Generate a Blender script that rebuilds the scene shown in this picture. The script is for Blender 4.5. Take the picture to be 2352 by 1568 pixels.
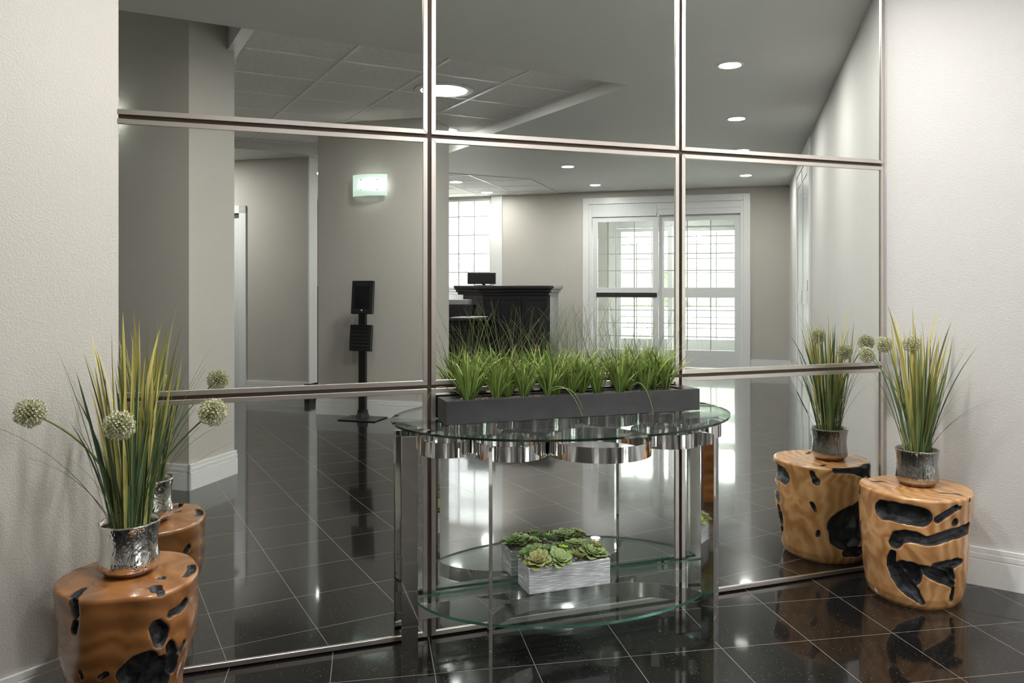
import bpy, bmesh, math, random
from mathutils import Vector, Matrix
for o in list(bpy.data.objects): bpy.data.objects.remove(o, do_unlink=True)
S = bpy.context.scene
COL = S.collection
rnd = random.Random(7)
PI = math.pi
def R(a): return math.radians(a)

# ------------------------------------------------------------------ camera
HCAM = 1.2
cd = bpy.data.cameras.new('camera'); cam = bpy.data.objects.new('camera', cd); COL.objects.link(cam)
cam.location = (0, -2.606, HCAM)
cam.rotation_euler = (R(90), 0, R(-19.45))
cd.sensor_width = 36; cd.lens = 1811.6/2352*36
cd.shift_y = -(784-653.3)/2352
cd.clip_start = 0.02; cd.clip_end = 200
S.camera = cam

# ------------------------------------------------------------------ world, exposure
w = bpy.data.worlds.new('overcast_sky'); S.world = w; w.use_nodes = True
nt = w.node_tree; nt.nodes.clear()
wo = nt.nodes.new('ShaderNodeOutputWorld'); bg = nt.nodes.new('ShaderNodeBackground')
bg.inputs[0].default_value = (1.0, 0.98, 0.955, 1); bg.inputs[1].default_value = 2.5
nt.links.new(bg.outputs[0], wo.inputs[0])
vs = S.view_settings
S.display_settings.display_device = 'sRGB'
vs.view_transform = 'Standard'; vs.look = 'None'; vs.gamma = 1; vs.use_curve_mapping = False
vs.exposure = 2.5
cy = S.cycles
cy.max_bounces = 12; cy.diffuse_bounces = 5; cy.glossy_bounces = 7; cy.transmission_bounces = 8; cy.transparent_max_bounces = 24
cy.caustics_reflective = True; cy.caustics_refractive = False
cy.sample_clamp_indirect = 3.0

# room axes: e1 runs along the entrance wall, e2 from the mirror corner to the entrance
CA, SA = math.cos(R(35.9)), math.sin(R(35.9))
def pq(p, q, z=0.0): return Vector((p*CA+q*SA, p*SA-q*CA, z))
T1 = Vector((0.98741, -0.15816)); T2 = Vector((0.15816, 0.98741))   # tile axes
def tt(a, b, z=0.0): return Vector((a*T1.x+b*T2.x, a*T1.y+b*T2.y, z))
def ww(x, y, z=0.0): return Vector((x, y, z))
RZ_PQ = R(35.9)

# daylight through the openings, sampled by portals that sit in the window and door openings
def area(name, loc, rz, sx, sy, power, col, portal=False, tilt=90):
    ld = bpy.data.lights.new(name, 'AREA'); ld.shape = 'RECTANGLE'; ld.size = sx; ld.size_y = sy
    ld.energy = power; ld.color = col
    if portal: ld.cycles.is_portal = True
    o = bpy.data.objects.new(name, ld); COL.objects.link(o); o.location = loc
    o.rotation_euler = (R(tilt), 0, rz); return o
def disc(name, loc, power, col=(1, .98, .955), r=.08):
    ld = bpy.data.lights.new(name, 'AREA'); ld.shape = 'DISK'; ld.size = 2*r; ld.energy = power; ld.color = col
    o = bpy.data.objects.new(name, ld); COL.objects.link(o); o.location = loc; return o
# portals face into the room (towards -e2 i.e. smaller q)
area('door_portal', pq(.42, 9.62, 1.2), RZ_PQ+PI, 2.3, 2.3, 1, (1, 1, 1), True, -90)
area('window_portal', pq(-3.15, 9.66, 1.5), RZ_PQ+PI, 2.3, 2.1, 1, (1, 1, 1), True, -90)

# ------------------------------------------------------------------ mesh building
class MB:
    def __init__(s, f=None): s.v = []; s.f = []; s.m = []; s.tf = f or ww; s.mi = 0; s.sm = []
    def add(s, vs_, fs, smooth=False):
        b = len(s.v); s.v += [s.tf(*v) for v in vs_]
        for f in fs: s.f.append([i+b for i in f]); s.m.append(s.mi); s.sm.append(smooth)
        return s
    def box(s, x0, x1, y0, y1, z0, z1):
        return s.add([(x, y, z) for z in (z0, z1) for y in (y0, y1) for x in (x0, x1)],
                     [(0, 2, 3, 1), (4, 5, 7, 6), (0, 1, 5, 4), (2, 6, 7, 3), (0, 4, 6, 2), (1, 3, 7, 5)])
    def prism(s, pts, z0, z1):
        n = len(pts)
        return s.add([(x, y, z0) for x, y in pts]+[(x, y, z1) for x, y in pts],
                     [list(range(n))[::-1], list(range(n, 2*n))]+[(i, (i+1) % n, n+(i+1) % n, n+i) for i in range(n)])
    def rings(s, rings_, cap0=True, cap1=True, smooth=True, closed=True):
        n = len(rings_[0]); vs_ = [p for r in rings_ for p in r]; fs = []
        for k in range(len(rings_)-1):
            for i in range(n if closed else n-1):
                j = (i+1) % n; fs.append((k*n+i, k*n+j, (k+1)*n+j, (k+1)*n+i))
        s.add(vs_, fs, smooth)
        if closed:
            if cap0: s.add(list(rings_[0]), [list(range(n))[::-1]])
            if cap1: s.add(list(rings_[-1]), [list(range(n))])
        return s
    def lathe(s, cx, cy_, prof, n=32, smooth=True, cap0=True, cap1=True, ex=1, ey=1):
        return s.rings([[(cx+r*ex*math.cos(2*PI*i/n), cy_+r*ey*math.sin(2*PI*i/n), z) for i in range(n)] for r, z in prof], cap0, cap1, smooth)
    def tube(s, pts, rad, n=6, smooth=True):
        pts = [Vector(p) for p in pts]; rr = rad if isinstance(rad, (list, tuple)) else [rad]*len(pts); rs = []
        for i, p in enumerate(pts):
            t = (pts[min(i+1, len(pts)-1)]-pts[max(i-1, 0)])
            if t.length < 1e-9: t = Vector((0, 0, 1))
            t.normalize(); a = t.cross(Vector((0, 0, 1)))
            if a.length < .05: a = t.cross(Vector((1, 0, 0)))
            a.normalize(); b = t.cross(a)
            rs.append([tuple(p+(a*math.cos(2*PI*k/n)+b*math.sin(2*PI*k/n))*rr[i]) for k in range(n)])
        return s.rings(rs, True, True, smooth)
    def ribbon(s, pts, wid, side, fold=.25):
        """leaf blade: pts centre line, wid list of half widths, side vector; folded along its middle"""
        n = len(pts); vs_ = []; fs = []
        for i, p in enumerate(pts):
            p = Vector(p); t = Vector(pts[min(i+1, n-1)])-Vector(pts[max(i-1, 0)])
            sd = Vector(side); sd = sd - t*(sd.dot(t)/max(t.length_squared, 1e-9)); sd.normalize()
            nn = t.cross(sd); nn.normalize()
            vs_ += [tuple(p-sd*wid[i]+nn*wid[i]*fold), tuple(p), tuple(p+sd*wid[i]+nn*wid[i]*fold)]
        for i in range(n-1):
            a = i*3; fs += [(a, a+1, a+4, a+3), (a+1, a+2, a+5, a+4)]
        return s.add(vs_, fs, True)
    def build(s, name, mat, parent=None, origin=None, bevel=0, seg=2):
        me = bpy.data.meshes.new(name)
        if parent is not None:
            org = Vector(parent['_org'])
        elif origin is not None: org = Vector(origin)
        else:
            xs = [v.x for v in s.v]; ys = [v.y for v in s.v]; zs = [v.z for v in s.v]
            org = Vector(((min(xs)+max(xs))/2, (min(ys)+max(ys))/2, min(zs)))
        me.from_pydata([tuple(v-org) for v in s.v], [], s.f)
        for m in (mat if isinstance(mat, (list, tuple)) else [mat]): me.materials.append(m)
        for i, p in enumerate(me.polygons):
            p.material_index = s.m[i]; p.use_smooth = s.sm[i]
        me.update()
        bm = bmesh.new(); bm.from_mesh(me); bmesh.ops.recalc_face_normals(bm, faces=[f for f in bm.faces]); bm.to_mesh(me); bm.free()
        o = bpy.data.objects.new(name, me); COL.objects.link(o)
        if parent is not None: o.parent = parent
        else: o.location = org
        o['_org'] = list(org)
        if bevel:
            b = o.modifiers.new('bevel', 'BEVEL'); b.width = bevel; b.segments = seg; b.limit_method = 'ANGLE'; b.angle_limit = R(40)
        return o
def thing(name, label, cat, loc, group=None):
    o = bpy.data.objects.new(name, None); COL.objects.link(o); o.location = loc; o['_org'] = list(loc)
    o.empty_display_size = .1
    return tag(o, label, cat, group)
def tag(o, label=None, cat=None, group=None, kind=None):
    if label: o['label'] = label
    if cat: o['category'] = cat
    if group: o['group'] = group
    if kind: o['kind'] = kind
    return o
def st(o, label=None):
    o['kind'] = 'structure'
    if label: o['label'] = label
    return o
def dup(o, loc=None, label=None, parent=None):
    c = o.copy(); COL.objects.link(c); c.parent = parent
    if loc is not None: c.location = loc
    if label: c['label'] = label
    for ch in list(o.children): dup(ch, None, None, c)
    return c

# ------------------------------------------------------------------ materials
def mat(name):
    m = bpy.data.materials.new(name); m.use_nodes = True
    return m, m.node_tree, m.node_tree.nodes['Principled BSDF']
def setp(b, col=None, rough=None, metal=None, spec=None, **k):
    if col is not None: b.inputs['Base Color'].default_value = (*col, 1)
    if rough is not None: b.inputs['Roughness'].default_value = rough
    if metal is not None: b.inputs['Metallic'].default_value = metal
    if spec is not None: b.inputs['Specular IOR Level'].default_value = spec
    for n, v in k.items(): b.inputs[n.replace('_', ' ')].default_value = v
def N(nt, t, **k):
    n = nt.nodes.new(t)
    for a, v in k.items(): setattr(n, a, v)
    return n
def L(nt, a, b): nt.links.new(a, b)
def coords(nt, kind='Object', scale=None, rot=None, loc=None):
    tc = N(nt, 'ShaderNodeTexCoord'); mp = N(nt, 'ShaderNodeMapping'); L(nt, tc.outputs[kind], mp.inputs[0])
    if scale: mp.inputs['Scale'].default_value = scale
    if rot: mp.inputs['Rotation'].default_value = rot
    if loc: mp.inputs['Location'].default_value = loc
    return mp.outputs[0]
def noise(nt, vec, scale, detail=2, rough=.5, dist=0):
    n = N(nt, 'ShaderNodeTexNoise'); L(nt, vec, n.inputs['Vector']); n.inputs['Scale'].default_value = scale
    n.inputs['Detail'].default_value = detail; n.inputs['Roughness'].default_value = rough; n.inputs['Distortion'].default_value = dist
    return n
def ramp(nt, fac, stops):
    r = N(nt, 'ShaderNodeValToRGB'); L(nt, fac, r.inputs[0]); e = r.color_ramp.elements
    while len(e) < len(stops): e.new(.5)
    for i, (p, c) in enumerate(stops): e[i].position = p; e[i].color = (*c, 1)
    return r
def bump(nt, b, h, strength, dist):
    n = N(nt, 'ShaderNodeBump'); n.inputs['Strength'].default_value = strength; n.inputs['Distance'].default_value = dist
    L(nt, h, n.inputs['Height']); L(nt, n.outputs[0], b.inputs['Normal']); return n
def math_(nt, op, a, b=None, c=None):
    n = N(nt, 'ShaderNodeMath', operation=op)
    for i, v in enumerate((a, b, c)):
        if v is None: continue
        if isinstance(v, (int, float)): n.inputs[i].default_value = v
        else: L(nt, v, n.inputs[i])
    return n.outputs[0]
def mixc(nt, fac, a, b):
    n = N(nt, 'ShaderNodeMix', data_type='RGBA')
    for k, v in ((0, fac), (6, a), (7, b)):
        if isinstance(v, (int, float)): n.inputs[k].default_value = v
        elif isinstance(v, tuple): n.inputs[k].default_value = (*v, 1)
        else: L(nt, v, n.inputs[k])
    return n.outputs[2]

def m_wall(name, col, bs=.35):
    m, nt, b = mat(name); setp(b, col, .62, spec=.35)
    v = coords(nt); n1 = noise(nt, v, 190, 3, .55); n2 = noise(nt, v, 3, 2)
    rp = ramp(nt, n1.outputs[0], [(.42, (0, 0, 0)), (.62, (1, 1, 1))])
    bump(nt, b, rp.outputs[0], bs, .0022)
    c = mixc(nt, n2.outputs[0], tuple(x*.97 for x in col), tuple(min(1, x*1.03) for x in col))
    L(nt, c, b.inputs['Base Color']); return m
M = {}
M['wall'] = m_wall('wall_paint', (.485, .466, .425))
M['wall_right'] = m_wall('wall_paint_light', (.555, .545, .525), .3)
M['ceil'] = m_wall('ceiling_paint', (.68, .685, .665), .15)
def simple(name, col, rough=.5, metal=0, spec=.5, nb=0, nscale=40, ndist=.001, **k):
    m, nt, b = mat(name); setp(b, col, rough, metal, spec, **k)
    v = coords(nt); n = noise(nt, v, nscale, 3)
    c = mixc(nt, n.outputs[0], tuple(x*.93 for x in col), tuple(min(1, x*1.07) for x in col)); L(nt, c, b.inputs['Base Color'])
    if nb: bump(nt, b, n.outputs[0], nb, ndist)
    return m
M['white'] = simple('white_trim_paint', (.72, .73, .72), .35)
M['doorwhite'] = simple('door_white_paint', (.66, .68, .68), .4)
M['greyseal'] = simple('door_seam', (.12, .12, .12), .6)
M['pane_bar'] = simple('muntin_grey', (.36, .38, .38), .5)
M['blackdoor'] = simple('black_push_bar', (.02, .02, .02), .35)
M['backing'] = simple('dark_bronze_backing', (.085, .062, .05), .45, .3)
M['blackplast'] = simple('black_plastic', (.012, .012, .013), .32)
M['screen'] = simple('dark_screen', (.008, .008, .01), .12)
M['blackwood'] = simple('black_lacquered_wood', (.012, .010, .013), .32, spec=.45)
M['granite_top'] = simple('dark_granite_top', (.03, .028, .03), .2, nscale=200)
M['paper'] = simple('paper', (.6, .6, .58), .7)
M['greydevice'] = simple('grey_device', (.25, .25, .26), .5)
M['button'] = simple('round_button', (.6, .6, .6), .3)

# brushed nickel frame
m, nt, b = mat('brushed_nickel'); M['nickel'] = m
setp(b, (.60, .545, .51), .34, 1.0)
v = coords(nt, scale=(2, 2, 400)); n = noise(nt, v, 6, 2); v2 = coords(nt, scale=(400, 2, 2)); n2 = noise(nt, v2, 6, 2)
rr_ = math_(nt, 'ADD', math_(nt, 'MULTIPLY', n.outputs[0], .10), .26); L(nt, rr_, b.inputs['Roughness'])
bump(nt, b, n.outputs[0], .05, .0003)

# mirror
m, nt, b = mat('silvered_mirror'); M['mirror'] = m
setp(b, (.79, .81, .78), 0.0, 1.0)

# chrome
m, nt, b = mat('polished_chrome'); M['chrome'] = m
setp(b, (.80, .79, .78), .045, 1.0)
v = coords(nt); n = noise(nt, v, 9, 2); bump(nt, b, n.outputs[0], .035, .004)
# hammered silver pot
def m_pot(name, streak):
    m, nt, b = mat(name); setp(b, (.74, .72, .70), .07, 1.0)
    v = coords(nt, scale=streak); n = noise(nt, v, 22, 3, .6, 1.4); n2 = noise(nt, v, 60, 2)
    h = math_(nt, 'ADD', n.outputs[0], math_(nt, 'MULTIPLY', n2.outputs[0], .35)); bump(nt, b, h, .8, .006); return m
M['potsilver'] = m_pot('crinkled_silver_glaze', (.75, .75, .6))
M['potdark'] = m_pot('mercury_silver_glaze', (2.2, 2.2, .35))
setp(M['potdark'].node_tree.nodes['Principled BSDF'], (.40, .385, .37))
M['potfoot'] = simple('bronze_pot_foot', (.22, .11, .06), .22, .8)
# soil
m, nt, b = mat('dark_soil'); M['soil'] = m
v = coords(nt); n = N(nt, 'ShaderNodeTexVoronoi'); L(nt, v, n.inputs['Vector']); n.inputs['Scale'].default_value = 160
rp = ramp(nt, n.outputs['Color'], [(0, (.02, .012, .008)), (.6, (.10, .07, .045)), (1, (.28, .22, .16))]); L(nt, rp.outputs[0], b.inputs['Base Color'])
bump(nt, b, n.outputs['Distance'], 1, .004); setp(b, rough=.9)
# glass: clear sheet with fresnel reflections
def m_glass(name, tint, rough=0.0, f0=.04, mul=1.0):
    m, nt, b = mat(name); nt.nodes.remove(b); out = nt.nodes['Material Output']
    tr = N(nt, 'ShaderNodeBsdfTransparent'); tr.inputs[0].default_value = (*tint, 1)
    gl = N(nt, 'ShaderNodeBsdfGlossy'); gl.inputs['Roughness'].default_value = rough
    ge = N(nt, 'ShaderNodeNewGeometry'); dt = N(nt, 'ShaderNodeVectorMath', operation='DOT_PRODUCT')
    L(nt, ge.outputs['Normal'], dt.inputs[0]); L(nt, ge.outputs['Incoming'], dt.inputs[1])
    c = math_(nt, 'SUBTRACT', 1.0, math_(nt, 'ABSOLUTE', dt.outputs['Value']))
    f = math_(nt, 'ADD', f0, math_(nt, 'MULTIPLY', 1-f0, math_(nt, 'POWER', c, 5.0)))
    mx = N(nt, 'ShaderNodeMixShader'); L(nt, math_(nt, 'MULTIPLY', f, mul), mx.inputs[0])
    L(nt, tr.outputs[0], mx.inputs[1]); L(nt, gl.outputs[0], mx.inputs[2]); L(nt, mx.outputs[0], out.inputs[0]); return m
M['glass'] = m_glass('window_glass', (.96, .98, .97))
M['tglass'] = m_glass('table_glass', (.90, .95, .93))
M['bevelglass'] = m_glass('bevelled_glass', (.72, .86, .81), 0.0, .12)
m, nt, b = mat('green_glass_edge'); M['gedge'] = m
setp(b, (.035, .14, .105), .12, 0, .8, Transmission_Weight=.35)
m, nt, b = mat('dark_glass_edge'); M['gedge_dark'] = m
setp(b, (.006, .016, .012), .08, 0, .9)
# emissive glass of lamps
def m_emit(name, col, st_):
    m, nt, b = mat(name); setp(b, (.8, .8, .8), .4); b.inputs['Emission Color'].default_value = (*col, 1); b.inputs['Emission Strength'].default_value = st_; return m
M['lamp'] = m_emit('lamp_diffuser', (1, .97, .92), 1.6)
M['sconce'] = m_emit('lit_sconce_tube', (1, .98, .92), 3.5)
m, nt, b = mat('frosted_sconce_glass'); M['frost'] = m
setp(b, (.78, .90, .84), .35, 0, .5, Transmission_Weight=.5)
b.inputs['Emission Color'].default_value = (.86, 1, .93, 1); b.inputs['Emission Strength'].default_value = .065

# floor
m, nt, b = mat('black_granite_tiles'); M['floor'] = m
tc = N(nt, 'ShaderNodeTexCoord'); sx = N(nt, 'ShaderNodeSeparateXYZ'); L(nt, tc.outputs['Object'], sx.inputs[0])
def lin(a, b_, off):
    return math_(nt, 'ADD', math_(nt, 'ADD', math_(nt, 'MULTIPLY', sx.outputs[0], a), math_(nt, 'MULTIPLY', sx.outputs[1], b_)), off)
TS = .3151; masks = []; ids = []
for (a, b_, off) in ((T1.x, T1.y, -.300), (T2.x, T2.y, .136)):
    u = math_(nt, 'DIVIDE', lin(a, b_, off+TS*40), TS)
    fr = math_(nt, 'FRACT', u); d = math_(nt, 'MINIMUM', fr, math_(nt, 'SUBTRACT', 1.0, fr))
    masks.append(math_(nt, 'LESS_THAN', d, .0034)); ids.append(math_(nt, 'FLOOR', u))
g = math_(nt, 'MAXIMUM', *masks)
cx = N(nt, 'ShaderNodeCombineXYZ'); L(nt, ids[0], cx.inputs[0]); L(nt, ids[1], cx.inputs[1])
wn = N(nt, 'ShaderNodeTexWhiteNoise'); L(nt, cx.outputs[0], wn.inputs['Vector'])
vo = N(nt, 'ShaderNodeTexVoronoi'); L(nt, tc.outputs['Object'], vo.inputs['Vector']); vo.inputs['Scale'].default_value = 190
sr = ramp(nt, vo.outputs['Distance'], [(0.0, (1, 1, 1)), (.26, (0, 0, 0))])
wn2 = N(nt, 'ShaderNodeTexWhiteNoise'); L(nt, vo.outputs['Position'], wn2.inputs['Vector'])
pick = math_(nt, 'POWER', wn2.outputs[0], 9)
sp = math_(nt, 'MULTIPLY', sr.outputs[0], pick)
n = noise(nt, tc.outputs['Object'], 260, 3, .7)
basec = ramp(nt, n.outputs[0], [(.35, (.003, .0028, .0028)), (.75, (.014, .0125, .012))])
c1 = mixc(nt, math_(nt, 'MINIMUM', math_(nt, 'MULTIPLY', sp, 1.0), 1.0), basec.outputs[0], (.55, .50, .42))
c2 = mixc(nt, g, c1, (.20, .19, .175)); L(nt, c2, b.inputs['Base Color'])
ro = math_(nt, 'ADD', math_(nt, 'MULTIPLY', wn.outputs[0], .03), .20)
ro = math_(nt, 'ADD', ro, math_(nt, 'MULTIPLY', g, .4)); L(nt, ro, b.inputs['Roughness'])
setp(b, spec=.05, Coat_Weight=1.0, Coat_Roughness=.055, Coat_IOR=1.40)
n3 = noise(nt, tc.outputs['Object'], 1.6, 2)
bump(nt, b, math_(nt, 'ADD', math_(nt, 'MULTIPLY', n3.outputs[0], .12), math_(nt, 'MULTIPLY', g, -.25)), .25, .004)

# acoustic ceiling tile
m, nt, b = mat('acoustic_tile'); M['atile'] = m
v = coords(nt); n = noise(nt, v, 120, 3, .7); rp = ramp(nt, n.outputs[0], [(.36, (.58, .58, .57)), (.52, (.82, .82, .80))])
L(nt, rp.outputs[0], b.inputs['Base Color']); setp(b, rough=.8); bump(nt, b, n.outputs[0], .4, .002)
M['tbar'] = simple('white_t_bar', (.80, .80, .79), .3)

# teak root with charred hollows (attribute 'char' marks the hollows)
def m_wood(name, c0, c1, c2_, seed, wob=.3):
    m, nt, b = mat(name)
    v = coords(nt, loc=(seed, seed*.7, 0)); n = noise(nt, v, 3.2, 3, .5, .6)
    vv = N(nt, 'ShaderNodeVectorMath', operation='ADD'); L(nt, v, vv.inputs[0])
    sc = N(nt, 'ShaderNodeVectorMath', operation='SCALE'); L(nt, n.outputs['Color'], sc.inputs[0]); sc.inputs['Scale'].default_value = wob
    L(nt, sc.outputs[0], vv.inputs[1])
    wv = N(nt, 'ShaderNodeTexWave', wave_type='RINGS', rings_direction='Y'); L(nt, vv.outputs[0], wv.inputs[0])
    wv.inputs['Scale'].default_value = 6.5; wv.inputs['Distortion'].default_value = 3.2; wv.inputs['Detail'].default_value = 3; wv.inputs['Detail Scale'].default_value = 1.6
    fi = noise(nt, coords(nt, scale=(1, 1, .25)), 130, 3, .6)
    big = noise(nt, v, 5.5, 3, .55)
    rp = ramp(nt, wv.outputs['Fac'], [(0, c0), (.45, c1), (1, c2_)])
    c = mixc(nt, math_(nt, 'MULTIPLY', fi.outputs[0], .35), rp.outputs[0], c0)
    rb = ramp(nt, big.outputs[0], [(.35, (0, 0, 0)), (.7, (1, 1, 1))])
    c = mixc(nt, math_(nt, 'MULTIPLY', rb.outputs[0], .55), c, c2_)
    at = N(nt, 'ShaderNodeAttribute', attribute_name='char')
    cn = noise(nt, v, 28, 4, .6)
    cc = ramp(nt, cn.outputs[0], [(.40, (.006, .0055, .006)), (.60, (.028, .029, .033)), (.78, (.10, .105, .12))])
    e = math_(nt, 'ADD', at.outputs['Fac'], math_(nt, 'MULTIPLY', math_(nt, 'SUBTRACT', noise(nt, v, 60, 3).outputs[0], .5), .5))
    f = ramp(nt, e, [(.36, (0, 0, 0)), (.44, (1, 1, 1))])
    c = mixc(nt, f.outputs[0], c, cc.outputs[0]); L(nt, c, b.inputs['Base Color'])
    L(nt, math_(nt, 'ADD', math_(nt, 'MULTIPLY', f.outputs[0], .3), .27), b.inputs['Roughness'])
    setp(b, Coat_Weight=.5, Coat_Roughness=.12)
    L(nt, math_(nt, 'MULTIPLY', math_(nt, 'SUBTRACT', 1.0, f.outputs[0]), .5), b.inputs['Coat Weight'])
    h = math_(nt, 'ADD', math_(nt, 'MULTIPLY', wv.outputs['Fac'], .12), math_(nt, 'MULTIPLY', cn.outputs[0], f.outputs[0]))
    bump(nt, b, h, .6, .006); return m
M['wood_l'] = m_wood('amber_teak_root', (.165, .062, .017), (.235, .092, .024), (.34, .148, .046), 0, .22)
M['wood_r'] = m_wood('honey_teak_root', (.32, .135, .038), (.43, .205, .068), (.58, .33, .145), 3, .32)

# leaves: colour varies per blade through a colour attribute
def m_leaf(name, rough=.45):
    m, nt, b = mat(name); at = N(nt, 'ShaderNodeAttribute', attribute_name='tone')
    L(nt, at.outputs['Color'], b.inputs['Base Color']); setp(b, rough=rough, spec=.35)
    return m
M['leaf'] = m_leaf('grass_blade')
M['succ'] = m_leaf('succulent_leaf', .42)
M['bloom'] = m_leaf('allium_bloom', .7)
M['stem'] = simple('green_stem', (.14, .20, .045), .5)

# planter materials
m, nt, b = mat('graphite_metal_planter'); M['graphite'] = m
v = coords(nt); n = noise(nt, v, 14, 4, .6); rp = ramp(nt, n.outputs[0], [(.3, (.018, .018, .020)), (.75, (.034, .034, .037))])
L(nt, rp.outputs[0], b.inputs['Base Color']); setp(b, rough=.33, metal=.0, spec=.6); n2 = noise(nt, v, 220, 2); bump(nt, b, n2.outputs[0], .15, .0006)
m, nt, b = mat('whitewashed_combed_resin'); M['combed'] = m
v = coords(nt, scale=(7, 7, 95)); n = noise(nt, v, 2.6, 3, .55, .3)
rp = ramp(nt, n.outputs[0], [(.42, (.40, .41, .44)), (.58, (.56, .57, .60)), (.66, (.88, .88, .89))])
L(nt, rp.outputs[0], b.inputs['Base Color']); bump(nt, b, n.outputs[0], .7, .003); setp(b, rough=.55)
m, nt, b = mat('pale_gravel'); M['gravel'] = m
v = coords(nt); n = N(nt, 'ShaderNodeTexVoronoi'); L(nt, v, n.inputs['Vector']); n.inputs['Scale'].default_value = 190
rp = ramp(nt, n.outputs['Color'], [(0, (.16, .14, .11)), (1, (.62, .58, .50))]); L(nt, rp.outputs[0], b.inputs['Base Color']); bump(nt, b, n.outputs['Distance'], 1, -.004); setp(b, rough=.8)
m, nt, b = mat('brown_gravel'); M['gravel_dark'] = m
v = coords(nt); n = N(nt, 'ShaderNodeTexVoronoi'); L(nt, v, n.inputs['Vector']); n.inputs['Scale'].default_value = 110
rp = ramp(nt, n.outputs['Color'], [(0, (.03, .022, .018)), (1, (.34, .27, .24))]); L(nt, rp.outputs[0], b.inputs['Base Color']); bump(nt, b, n.outputs['Distance'], 1, -.006); setp(b, rough=.8)
# outside
M['pavement'] = simple('pale_pavement', (.62, .60, .57), .9)
M['kerb'] = simple('kerb_concrete', (.5, .5, .48), .9)
M['stone'] = simple('pale_stone', (.55, .54, .52), .9)
M['hedge'] = simple('hedge_green', (.42, .46, .36), .8, nb=1, nscale=12, ndist=.08)
M['siding'] = simple('white_siding', (.55, .56, .58), .7)
M['siding_grey'] = simple('grey_siding', (.34, .35, .38), .7)
M['vinyl_line'] = simple('frosted_wave_line', (.45, .46, .48), .6)
M['darkfoot'] = simple('dark_brown_plinth', (.03, .022, .018), .3)

# ================================================================== THE SETTING
from mathutils.geometry import tessellate_polygon
ZL, ZG = 2.57, 2.67
def sheet(mb, outer, holes, z):
    loops = [[Vector((x, y, 0)) for x, y in outer]]+[[Vector((x, y, 0)) for x, y in h] for h in holes]
    flat = [p for l in loops for p in l]
    tris = tessellate_polygon(loops)
    mb.add([(p.x, p.y, z) for p in flat], [tuple(t) for t in tris])
W2 = lambda v: (v.x, v.y)
outer = [W2(pq(-5.3, -.3)), W2(pq(-.24, -.3)), (-.40, .12), (2.70, .12), W2(pq(2.25, 1.45)), W2(pq(2.25, 9.55)), W2(pq(-5.3, 9.55))]
mb = MB(); mb.prism(outer, -.12, 0)
st(mb.build('floor', M['floor'], origin=(0, 0, 0)), 'polished black granite tile floor with pale grout lines and fine specks')
# ceiling: plaster sheet, recess cut through it, slab above
rec = [(-1.45, -5.70), (2.935, -5.70), (2.935, -1.84), (-1.45, -1.84)]
recw = [W2(tt(*p)) for p in rec]
mb = MB(); sheet(mb, outer, [recw], ZL)
ZH = 2.87
for i in range(4):
    a, b = recw[i], recw[(i+1) % 4]
    mb.add([(*a, ZL), (*b, ZL), (*b, ZH), (*a, ZH)], [(0, 1, 2, 3)])
mb.prism(outer, ZH, 3.0)
ceil = st(mb.build('ceiling', M['ceil'], origin=(0, 0, 0)), 'smooth grey painted ceiling with a rectangular recess')
mb = MB(tt); mb.box(.40, 2.98, -5.75, -1.79, ZG, ZG+.03); mb.build('recess_tiles', M['atile'], ceil)
mb = MB(tt)
for k in range(7):
    a = -1.36+.61*k+.02
    if .5 < a < 2.93: mb.box(a-.012, a+.012, -5.70, -1.84, ZG-.006, ZG)
for k in range(6):
    b_ = -2.56-.61*k
    mb.box(.46, 2.935, b_-.009, b_+.009, ZG-.004, ZG)
for (x0, x1, y0, y1) in ((.46, 2.935, -5.7, -5.675), (2.91, 2.935, -5.7, -1.84), (.46, 2.935, -1.865, -1.84)):
    mb.box(x0, x1, y0, y1, ZG-.012, ZG)
mb.build('recess_grid', M['tbar'], ceil)
mb = MB(tt); mb.box(.385, .46, -5.70, -1.84, ZG-.012, ZG+.20); mb.build('recess_beam', M['tbar'], ceil)
g2 = [(-1.12, 7.73), (-1.12, 9.4), (-5.2, 9.4), (-5.2, 5.65), (-3.2, 5.65)]
mb = MB(pq); mb.prism(g2, ZL-.006, ZL-.001); mb.build('flush_tiles', M['atile'], ceil)
mb = MB(pq)
for k in range(7):
    p = -1.132-.61*k; q0 = max(5.65, 7.73+(p+1.12))
    mb.box(p-.012, p+.012, q0, 9.4, ZL-.011, ZL-.006)
for k in range(-3, 3):
    q = 7.74+.61*k; p1 = -1.12 if q > 7.73 else q-7.73-1.12
    mb.box(-5.2, p1, q-.010, q+.010, ZL-.010, ZL-.006)
mb.build('flush_grid', M['tbar'], ceil)

def wall(name, boxes, mt, label=None, tf=pq):
    mb = MB(tf)
    for b_ in boxes: mb.box(*b_)
    return st(mb.build(name, mt), label)
wall('wall_left', [(-5.3, -.255, -.3523, -.2023, 0, ZH)], M['wall'], 'warm grey textured wall left of the mirror')
wall('wall_right', [(2.135, 2.285, 1.46, 9.42, 0, ZH)], M['wall_right'], 'pale grey textured wall right of the mirror')
mb = MB(); mb.box(-.50, 2.75, .036, .2, 0, ZH)
st(mb.build('wall_mirror', M['wall']), 'angled wall that carries the mirrors')
PB = (-2.62, -1.579, 1.761, 2.19)
wall('wall_near_pier', [(*PB, 0, ZH)], M['wall'], 'square pier seen in the mirror at far left')
KB = (-2.30, -1.168, 4.455, 4.93)
wall('wall_kiosk_pier', [(*KB, 0, ZG+.05)], M['wall'], 'grey pier behind the tablet kiosk')
wall('wall_back', [(-3.787+.0, -2.935, 5.345, 5.495, 0, ZH), (-5.2, -4.75, 5.345, 5.495, 0, ZH), (-4.75, -3.787, 5.345, 5.495, 2.0, ZH)], M['wall'], 'taupe wall with a white door at the end of the passage')
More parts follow.
